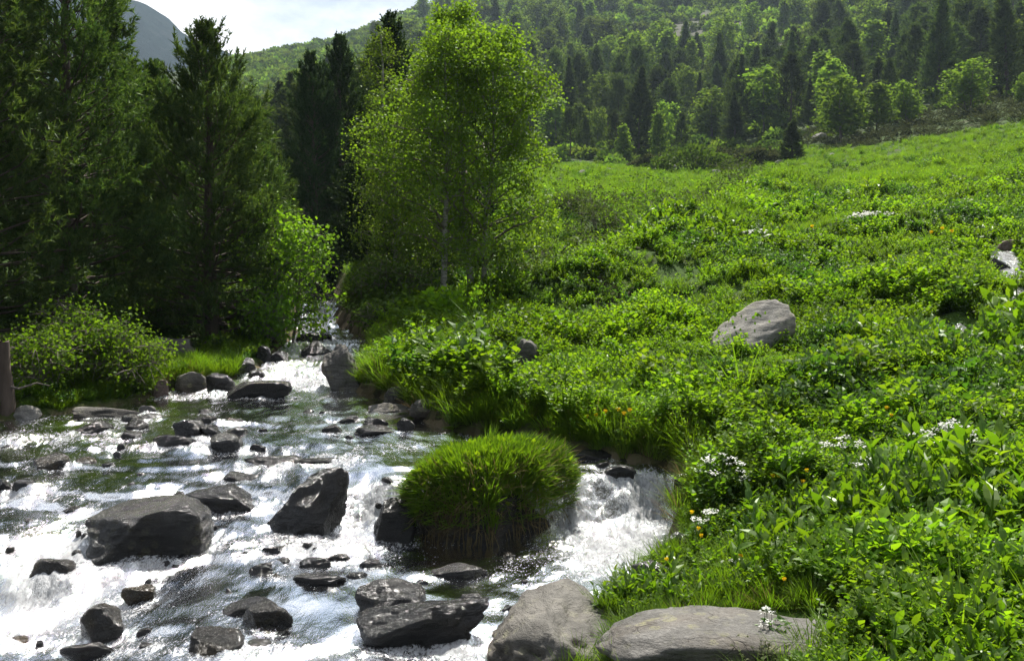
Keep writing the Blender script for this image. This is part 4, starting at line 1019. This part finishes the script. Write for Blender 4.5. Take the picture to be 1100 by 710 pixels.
kind = np.where((sp2 > np.where(Y < 13, .14, .28)) & (rng.uniform(size=n) < .7) & (Y < 32), rng.integers(8, 10, n), kind)
kind = np.where((sp2 < -.33) | (rng.uniform(size=n) < .05), rng.integers(10, 12, n), kind)
kind = np.where(grassy & (rng.uniform(size=n) < np.where(Y > 36, .82, .3)), rng.integers(10, 12, n), kind)
kind = np.where(rng.uniform(size=n) < .02, 12, kind)
kind = np.where((kind >= 8) & (kind < 10) & (x - st_xr(np.minimum(Y, 39)) < 1.2) & (Y > 7.5), rng.integers(0, 8, n), kind)
kind = np.where(thin, rng.integers(10, 12, n), kind); s = np.where(thin, s * .62, s)
s = np.where(kind >= 10, s * .75, s); s = np.where(kind == 12, s * 1.7, s); s = np.where((kind >= 8) & (kind < 10), s * 1.25, s)
s = s * np.where(Y < 11, 1.15, 1); s = np.where(Y > 52, s * .62, s); s = np.minimum(s, np.where(Y > 35, .62, 9))
edge = sstep(0, .5, -chan(x, Y)); s = s * np.where(Y < 20, .85 + .15 * edge, 1); s = s * (1 + .55 * np.exp(-((-chan(x, Y) - .35) / .4) ** 2) * ((Y > 7.4) & (Y < 11.8)) * (kind < 8))
P = np.stack([x, Y, gz(x, Y) - .03 * s], -1)
rot = np.stack([rng.normal(0, .14, n) - .05, rng.normal(0, .14, n) - .12, rng.uniform(0, 6.283, n)], -1)
scatter('meadow_plants', 'dense bright green herbs and grass covering the meadow slope', 'ground cover', P, rot, s, kind, HERBS)

# grass fringes on both banks and under the trees
def fringe(n, Yr, ur, cond, size, seed, dry=.08):
    rng = np.random.default_rng(seed); Y = rng.uniform(*Yr, n); u = rng.uniform(*ur, n); x = u * Y
    ok = cond(x, Y) & clear_of_rocks(x, Y, -.03); x, Y = x[ok], Y[ok]; k = len(x)
    return np.stack([x, Y, gz(x, Y) - .02], -1), np.stack([rng.normal(0, .25, k), rng.normal(0, .25, k), rng.uniform(0, 6.28, k)], -1), size * np.clip(Y / 8, .8, 3) ** .5 * rng.uniform(.6, 1.3, k), np.where(rng.uniform(size=k) < dry, 0 if False else 3, rng.integers(0, 3, k))
fr = [fringe(3600, (7.6, 12.6), (-.2, .3), lambda x, Y: (chan(x, Y) < .05) & (chan(x, Y) > -.34) & (x > (st_xl(Y) + st_xr(Y)) / 2), .25, 7, .12),
      fringe(9000, (4.2, 24), (-.25, .4), lambda x, Y: (chan(x, Y) < -.0) & (chan(x, Y) > -.38 * np.clip(Y / 8, .8, 2)) & (x > (st_xl(Y) + st_xr(Y)) / 2), .2, 1),
      fringe(7000, (10, 26), (-.6, -.2), lambda x, Y: (chan(x, Y) < .0) & (x < (st_xl(Y) + st_xr(Y)) / 2) & (n2(x, Y, .8, 2, 35) > -.15) & (x / Y < -.29), .14, 2),
      fringe(650, (11.5, 14), (-.37, -.282), lambda x, Y: (chan(x, Y) < .02) & (chan(x, Y) > -.7) & (x < (st_xl(Y) + st_xr(Y)) / 2), .16, 3, .04),
      fringe(2600, (4.2, 6.6), (.1, .5), lambda x, Y: (chan(x, Y) < -.1) & (n2(x, Y, .9, 2, 33) > .0), .2, 4, .1)]
scatter('bank_grass', 'long green grass fringing the stream banks', 'grass', *[np.concatenate([f_[i] for f_ in fr]) for i in range(4)], GRASSES)

r_ = np.random.default_rng(21); n_ = 5200; Yl = r_.uniform(10.3, 24, n_); ul = r_.uniform(-.62, -.2, n_); xl = ul * Yl
ok = (chan(xl, Yl) < -.03) & (xl < (st_xl(Yl) + st_xr(Yl)) / 2) & clear_of_rocks(xl, Yl, .02) & (n2(xl, Yl, .9, 2, 36) > -.25); xl, Yl = xl[ok], Yl[ok]; k_ = len(xl)
scatter('bank_herbs', 'green herbs covering the shaded left bank under the pines', 'ground cover', np.stack([xl, Yl, gz(xl, Yl) - .02], -1), np.stack([r_.normal(0, .15, k_), r_.normal(0, .15, k_), r_.uniform(0, 6.28, k_)], -1), .2 * r_.uniform(.5, 1.3, k_), r_.integers(0, 8, k_), HERBS)

# heath belt ground cover beyond the meadow: single low shrubs one can tell apart are things of their own
rng = np.random.default_rng(12); hp = []
HM = [o.data for o in SHRUBS.objects]
for _ in range(9000):
    if len(hp) >= 150: break
    Y = rng.uniform(70, 104); px = rng.uniform(800, 1130); x = float(u_of(px)) * Y
    if not in_heath(np.array([x]), np.array([Y]))[0] or any((a - x) ** 2 + ((b - Y) * .55) ** 2 < 1.0 for a, b in hp): continue
    hp.append((x, Y)); o = put('heath_shrub', HM[len(hp) % 3]); k = rng.uniform(1.0, 2.1)
    o.location = (x, Y, float(gz(x, Y)) - .1); o.scale = (k * 1.5, k * 1.2, k * .62); o.rotation_euler = (0, 0, rng.uniform(0, 6.28))
    tag(o, 'low dark brown-green shrub in the heath belt above the meadow', 'shrub', 'heath shrubs above the meadow')
for i, (px, Y, wpx, hpx, lab) in enumerate(((742, 74, 92, 30, 'wide rounded olive bush at the upper edge of the meadow'), (815, 78, 60, 18, 'low brown-green bush right of the wide olive bush'), (700, 82, 50, 16, 'low dark bush left of the wide olive bush'), (780, 84, 70, 18, 'low brown bush behind the wide olive bush'))):
    x = float(u_of(px)) * Y; g = MB(); k = wpx / F * Y
    rr = np.random.default_rng(60 + i); nL = 2600
    th = rr.uniform(0, 6.283, nL); ph = np.arccos(rr.uniform(0, 1, nL)); rad = rr.uniform(.75, 1, nL) * (1 + .18 * np.sin(th * 3 + i) * np.sin(ph * 4))
    Pn = np.stack([np.cos(th) * np.sin(ph) * k / 2, np.sin(th) * np.sin(ph) * k / 3, np.cos(ph) * hpx / F * Y], -1) * rad[:, None]
    stamp(g, RH_V, RH_F, Pn, frames(norm(norm(Pn) + rr.normal(0, .6, Pn.shape)), rr.normal(0, 1, Pn.shape) + np.array([0, 0, 1.])), .26 * rr.uniform(.6, 1.2, nL))
    b_ = g.build('bush', M['bush' if i == 0 else 'heath']); b_.location = (x, Y, float(gz(x, Y)) - .1); tag(b_, lab, 'bush')

UND = bpy.data.collections.new('undergrowth_library')
for i in range(3):
    q = MB(); r_ = np.random.default_rng(800 + i); nL = 260; th = r_.uniform(0, 6.283, nL); ph = np.arccos(r_.uniform(0, 1, nL)); rad = r_.uniform(.5, 1, nL)
    Pn = np.stack([np.cos(th) * np.sin(ph), np.sin(th) * np.sin(ph), np.cos(ph) * 1.1], -1) * rad[:, None] * .8
    stamp(q, RH_V, RH_F, Pn, frames(norm(norm(Pn) + r_.normal(0, .7, Pn.shape)), r_.normal(0, 1, Pn.shape) + np.array([0, 0, 1.])), .3 * r_.uniform(.6, 1.2, nL)); lib('undergrowth_' + 'abc'[i], q, M[('bush', 'far_leaf', 'far_leaf2')[i]], UND)
rng = np.random.default_rng(15); n_ = 12000; Y = np.sqrt(rng.uniform(96 ** 2, 430 ** 2, n_)); u = rng.uniform(-.32, .62, n_); x = u * Y
fu = np.clip((u - U0) / (U1 - U0) * (NU - 1), 0, NU - 1).astype(int); fv = np.clip((np.log(Y) - V0) / (V1 - V0) * (NV - 1), 0, NV - 1).astype(int)
ok = (scree[fu, fv] < .5) | (rng.uniform(size=n_) < .22); x, Y = x[ok], Y[ok]; k = len(x)
scatter('undergrowth', 'low scrub between the trees of the wooded hillside', 'undergrowth', np.stack([x, Y, gz(x, Y) - .2], -1), np.stack([0 * x, 0 * x, rng.uniform(0, 6.28, k)], -1), rng.uniform(.8, 2.4, k) * np.clip(Y / 150, .5, 1.6), rng.integers(0, 3, k), UND)
# air: thin even haze over the valley, sky and all outside it
hz = MB(); hv = np.array([(a, b, c) for a in (-950, 950) for b in (-30, 1280) for c in (-90, 420)], float)
hz.add(hv, [(0, 1, 3, 2), (4, 6, 7, 5), (0, 4, 5, 1), (2, 3, 7, 6), (0, 2, 6, 4), (1, 5, 7, 3)])
hm, ht, ho = nmat('air_haze'); pv = N(ht, 'VolumePrincipled'); pv.inputs['Color'].default_value = (.66, .82, 1, 1); pv.inputs['Density'].default_value = HAZE; pv.inputs['Anisotropy'].default_value = .25
L(ht, pv.outputs[0], ho.inputs['Volume'])
if HAZE > 0: tag(hz.build('haze', hm), 'thin blue air haze over the valley', 'haze', kind='stuff')

# ------------------------------------------------------------------ the grassy mound in the stream
def mound():
    p = hit(519, 588); W = 183 / F * p[1]; yc = p[1] + .52; x0 = p[0] * yc / p[1]; z0 = float(p[2])
    t = thing('grassy_mound', 'round rock mound topped with long green grass in the middle of the stream', 'mound', (x0, yc, z0))
    mb = MB(); V, Fs = rock_shape(31, (W * .88, .9, 1.0), 5, 2.8, 5, rough=.07); V[:, 2] += .1; mb.add(V, Fs); mb.build('base_rock', M['rock_moss'], t, True)
    rng = np.random.default_rng(44)
    def dome(th, ph):
        r = 1 + .12 * np.sin(th * 2 + .6) + .09 * np.sin(th * 3 + 1) + .06 * np.sin(th * 7)
        return np.stack([np.cos(th) * np.sin(ph) * W * .47 * r, np.sin(th) * np.sin(ph) * .5 * r, .18 + np.sign(np.cos(ph)) * np.abs(np.cos(ph)) ** .65 * .50 + .05 * np.sin(th * 2) * np.sin(ph) + .10 * np.cos(th + .4) * np.sin(ph)], -1)
    n = 17000; th = rng.uniform(0, 6.283, n); ph = np.arccos(rng.uniform(-.04, 1, n)); P = dome(th, ph)
    Nn = norm(P - np.array([0, 0, -.15])); D = norm(Nn * .55 + np.array([0, 0, .75]) + rng.normal(0, .45, P.shape)); D[ph > 1.2, 2] -= .6 * rng.uniform(0, 1.6, (ph > 1.2).sum()); D = norm(D)
    ln = rng.uniform(.05, .14, n) * (1 + .45 * n2(P[:, 0], P[:, 1], 5., 2, 3)); g = MB()
    stamp(g, BD_V, BD_F, P - D * .02, frames(D, -Nn + np.array([0, 0, .3]) + rng.normal(0, .3, P.shape)), np.stack([np.full(n, .0065) * rng.uniform(.7, 1.5, n), ln, ln], -1))
    o = g.build('grass', M['grass'], t); o['kind'] = 'stuff'
    g = MB()
    for q in range(26):
        a0 = rng.uniform(0, 6.283); p0 = math.acos(rng.uniform(0.0, .95)); m_ = int(rng.uniform(25, 70)); lq = rng.uniform(.14, .27)
        th = a0 + rng.normal(0, .09, m_); ph = p0 + rng.normal(0, .09, m_); P = dome(th, ph); dq = norm(norm(P.mean(0)) * rng.uniform(.3, .9) + np.array([0, 0, rng.uniform(.1, .8)]) + rng.normal(0, .25, 3))
        D = norm(dq + rng.normal(0, .28, P.shape)); ln = lq * rng.uniform(.5, 1, m_)
        stamp(g, BD_V, BD_F, P - D * .02, frames(D, -norm(P) + np.array([0, 0, .3])), np.stack([np.full(m_, .008), ln, ln * 1.2], -1))
    o = g.build('long_grass', M['grass'], t); o['kind'] = 'stuff'
    # broader leaves between the blades
    n = 1300; th = rng.uniform(0, 6.283, n); ph = np.arccos(rng.uniform(.05, 1, n)); P = dome(th, ph) + rng.normal(0, .02, (n, 3)) + norm(dome(th, ph)) * .03; D = norm(norm(P) + rng.normal(0, .5, P.shape) + np.array([0, 0, .2]))
    g = MB(); stamp(g, LEAF_V, LEAF_F, P, frames(D, np.array([0, 0, 1.]) + rng.normal(0, .4, P.shape)), np.stack([np.full(n, .035), np.full(n, .06), np.full(n, .06)], -1) * rng.uniform(.6, 1.3, (n, 1)))
    o = g.build('leaves', M['herb'], t); o['kind'] = 'stuff'
    n = 1500; th = rng.uniform(0, 6.283, n); ph = np.arccos(rng.uniform(-.1, .75, n)); P = dome(th, ph); D = norm(norm(P) * .8 + rng.normal(0, .5, P.shape) + np.array([0, 0, .15])); ln = rng.uniform(.08, .2, n)
    g = MB(); stamp(g, BD_V, BD_F, P, frames(D, np.array([0, 0, 1.]) + rng.normal(0, .3, P.shape)), np.stack([np.full(n, .006), ln, ln], -1)); o = g.build('dead_blades', M['grass_dry'], t); o['kind'] = 'stuff'
    # dry roots and grass hanging down the front
    n = 420; th = rng.uniform(3.0, 6.4, n); ph = rng.uniform(1.3, 1.8, n); P = dome(th, ph); Nn = norm(P * np.array([1, 1, 0])); D = norm(np.array([0, 0, -1.]) + Nn * .22 + rng.normal(0, .16, P.shape)); ln = rng.uniform(.08, .34, n) * rng.uniform(.4, 1, n)
    g = MB(); stamp(g, BD_V, BD_F, P, frames(D, Nn), np.stack([np.full(n, .006), ln, ln * .3], -1)); o = g.build('hanging_roots', M['grass_dry'], t); o['kind'] = 'stuff'
    # flowers on top
    for k in range(3):
        s = MB(); a = (-.42 + .1 * k, .05 * k - .05, .6 + .02 * k); tube(s, [(a[0], a[1], .5), (a[0], a[1], a[2] + .02)], [.004, .003], 4); st_ = s.build('flower_stem', M['stem'], t)
        q = MB(); c = np.tile(np.array([[a[0], a[1], a[2] + .02]]), (14, 1)) + rng.normal(0, .012, (14, 3)); stamp(q, RH_V, RH_F, c, frames(rng.normal(0, 1, (14, 3)), rng.normal(0, 1, (14, 3))), np.full(14, .028)); q.build('flower', M['violet'], st_)
mound()

# ------------------------------------------------------------------ single plants
BR = [broadplant_mesh(600 + i, 3 + i % 3, 8, .42).mesh('leaves', M['broad']) for i in range(4)]
def broad_plant(px, py, hpx, label, i):
    p = hit(px, py, False); s = hpx / F * p[1] * .78
    t = thing('broadleaf_plant', label, 'plant', (p[0], p[1], p[2] - .03), 'broad leaved plants in the meadow', i * 1.7, s)
    put('leaves', BR[i % 4], t)
for i, (px, py, hpx, lab) in enumerate((
    (885, 640, 82, 'large broad leaved plant with upright pleated leaves, tallest at lower right'), (930, 655, 70, 'broad leaved plant right beside the tallest lower right plant'), (850, 640, 50, 'small broad leaved plant left of the tallest lower right plant'),
    (1040, 716, 78, 'broad leaved plant in front of the small grey rock'), (806, 598, 42, 'broad leaved plant above the grassy slab edge'), (880, 505, 40, 'broad leaved plant in the middle of the lower meadow'),
    (778, 478, 48, 'broad leaved plant on the crest above the right hand fall'), (742, 470, 40, 'broad leaved plant leaning over the fall bank'), (884, 395, 34, 'broad leaved plant right of the big slanting rock'),
    (998, 312, 34, 'broad leaved plant near the meadow rill'), (985, 368, 32, 'broad leaved plant below the rill plant'), (1070, 440, 52, 'broad leaved plant with arched leaves at the right edge'), (1088, 470, 50, 'broad leaved plant below the arched right edge plant'),
    (490, 462, 44, 'dark broad leaved plant overhanging the water behind the mound'), (620, 455, 38, 'broad leaved plant at the bank behind the mound'), (652, 408, 30, 'broad leaved plant by the tiny pale stone'), (600, 440, 30, 'broad leaved plant on the low grassy terrace'),
    (740, 395, 34, 'broad leaved plant below the big slanting rock'), (700, 340, 26, 'broad leaved plant on the slope above the pale stone'))):
    broad_plant(px, py, hpx, lab, i)

def flower_clump(px, py, wpx, hpx, nfl, label, i, col='petal', rad=.5):
    p = hit(px, py, False); k = p[1] / F; W = wpx * k; H = hpx * k; rng = np.random.default_rng(700 + i)
    t = thing('flowering_plant', label, 'flowering plant', (p[0], p[1], p[2] - .02), 'flowering plants in the meadow')
    l = MB(); s = MB(); n = int(nfl * 14)
    th = rng.uniform(0, 6.283, n); r = np.sqrt(rng.uniform(0, 1, n)); z = rng.uniform(.2, .95, n) * (1 - .45 * r ** 2)
    P = np.stack([np.cos(th) * r * W / 2, np.sin(th) * r * W / 2, z * H], -1); D = norm(np.stack([np.cos(th), np.sin(th), 0 * th + .2], -1) + rng.normal(0, .6, (n, 3)))
    stamp(l, LEAF_V, LEAF_F, P, frames(D, np.array([0, 0, 1.]) + rng.normal(0, .3, P.shape)), np.stack([np.full(n, 5 * k), np.full(n, 9 * k), np.full(n, 9 * k)], -1) * rng.uniform(.6, 1.3, (n, 1)))
    l.build('leaves', M['herb_dark'], t)
    hd = []
    for q in range(nfl):
        a = rng.uniform(0, 6.283); rr = math.sqrt(rng.uniform(0, 1)); c = np.array([math.cos(a) * rr * W / 2, math.sin(a) * rr * W / 2, H * (1.22 - .4 * rr ** 2 + rng.normal(0, .06))])
        tube(s, [c * np.array([.5, .5, .1]), c], [.5 * k, .35 * k], 3); hd.append(c)
    s.build('stems', M['stem'], t)
    for c in hd[:60]:
        f = MB(); m_ = 16 if wpx > 30 else 6; R_ = rng.uniform(3.0, 5.4) * k * (1 if wpx > 30 else .7)
        a = rng.uniform(0, 6.283, m_); rr = R_ * np.sqrt(rng.uniform(0, 1, m_)); Pp = c + np.stack([rr * np.cos(a), rr * np.sin(a), rng.normal(0, R_ * .2, m_)], -1)
        stamp(f, RH_V, RH_F, Pp, frames(np.stack([np.cos(a), np.sin(a), 0 * a], -1) + rng.normal(0, .3, Pp.shape), np.array([0, 0, 1.]) + rng.normal(0, .3, Pp.shape)), np.full(m_, R_ * .62)); f.build('flower_head', M[col], t)
for i, a in enumerate((
    (1022, 505, 92, 42, 46, 'large clump of white flowers on the lower right meadow'), (962, 520, 70, 30, 22, 'white flowering clump left of the large white clump'), (930, 530, 40, 34, 12, 'small white flowered plant in front of the white clumps'),
    (775, 545, 56, 48, 20, 'white flowered leafy clump overhanging the right hand fall'), (745, 500, 30, 26, 8, 'few white flowers at the crest of the fall bank'), (760, 585, 40, 34, 8, 'leafy clump with few white flowers at the fall foot'),
    (802, 262, 62, 12, 26, 'far band of white flowers high in the middle meadow'), (875, 262, 30, 10, 10, 'small far white flower patch right of the white band'), (940, 246, 56, 14, 22, 'far white flower patch upper right of the slanting rock'), (985, 248, 24, 10, 7, 'little white flower patch at the right of the far patches'),
    (828, 690, 40, 34, 6, 'dull leafy plant with a few white buds beside the slab'), (792, 625, 44, 22, 9, 'grey-white leaved clump behind the broad slab'), (1078, 620, 44, 34, 8, 'white speckled clump at the right edge'), (1010, 575, 30, 26, 4, 'small clump with scattered white flowers below the large one'),
    (1060, 470, 60, 30, 20, 'white flowering clump at the right edge above the large white clump'), (905, 500, 44, 28, 14, 'white flowered clump between the fall crest and the large white clump'), (990, 545, 60, 26, 18, 'low white flower band in front of the large white clump'), (930, 330, 30, 12, 7, 'small white flower patch above and right of the slanting rock'),
    (560, 352, 20, 8, 4, 'tiny white flowers on the slope behind the birch trunks'), (1040, 225, 30, 9, 8, 'tiny far white flowers near the right edge of the meadow'))):
    flower_clump(*a, i)

for i, (px, py, wpx, lab) in enumerate(((818, 716, 80, 'small brown-green shrub growing in front of the broad pale slab'), (762, 726, 40, 'little brown-green shrub at the bottom edge below the broad pale slab'), (950, 712, 70, 'low brown-green shrub among grass at the bottom right'))):
    p = hit(px, py, False); k = wpx / F * p[1]; o = put('dwarf_shrub', HM[i]); o.location = (p[0], p[1], p[2] - .02); o.scale = (k * .8, k * .7, k * .6); tag(o, lab, 'shrub')
GM = [o.data for o in GRASSES.objects]
for i, (px, py, hpx, lab) in enumerate(((872, 700, 60, 'thick tuft of upright grass at the right end of the broad slab'), (902, 696, 62, 'taller grass tuft right of the thick tuft by the slab'), (888, 712, 50, 'grass tuft in front of the two tufts by the slab'), (930, 690, 50, 'grass tuft between the slab and the small grey rock'), (738, 722, 30, 'short grass tuft at the bottom edge in front of the slab'), (846, 706, 42, 'short grass tuft beside the brown-green shrub'))):
    p = hit(px, py, False); k = hpx / F * p[1]; o = put('grass_tuft', GM[i % 3]); o.location = (p[0], p[1], p[2] - .02); o.scale = (k,) * 3; o.rotation_euler = (0, 0, i * 1.3); tag(o, lab, 'grass tuft')

# yellow globe flowers, each a thing
FL = MB(); rr = np.random.default_rng(3); a = rr.uniform(0, 6.283, 26); cz = rr.uniform(-1, 1, 26); D = np.stack([np.cos(a) * np.sqrt(1 - cz ** 2), np.sin(a) * np.sqrt(1 - cz ** 2), cz], -1)
stamp(FL, RH_V * np.array([1.2, 1, 1]), RH_F, D * .5 - np.array([0, 0, .0]), frames(norm(np.array([0, 0, 1.]) + rr.normal(0, .4, D.shape)), D), np.full(26, .75)); FLM = FL.mesh('flower', M['yellow'])
SM = MB(); tube(SM, [(0, 0, 0), (.3, 0, 3), (0, 0, 6)], [.1, .09, .08], 4); SMM = SM.mesh('stem', M['stem'])
for (px, py) in ((743, 572), (750, 590), (753, 598), (716, 623), (795, 620), (842, 645), (880, 568), (891, 571), (893, 577), (836, 535), (830, 533), (862, 540), (950, 548), (952, 460), (957, 468), (937, 459), (1088, 622), (1080, 618), (1098, 632), (1092, 640), (1050, 640), (973, 668), (640, 468), (650, 464), (664, 462), (670, 466), (676, 463), (630, 470), (925, 690), (905, 560), (1000, 262), (1012, 258), (1022, 261), (872, 256), (1036, 420), (1002, 424), (983, 422), (848, 562), (866, 528), (960, 560), (1066, 662), (985, 655)):
    p = hit(px, py + 8, False); k = p[1] / F; s = k * 2.9 * (1 if py > 400 else .8)
    t = thing('yellow_flower', 'single round yellow flower on a thin stem among the meadow herbs', 'flower', (p[0], p[1], p[2] + (6 * k if py < 400 else .02 + 10 * k)), 'yellow flowers in the meadow', px * 1., s)
    put('stem', SMM, t); f_ = put('flower', FLM, t); f_.location = (0, 0, 6)
print('TREES', k1, k2, k3, k4, k5, 'plants', n)
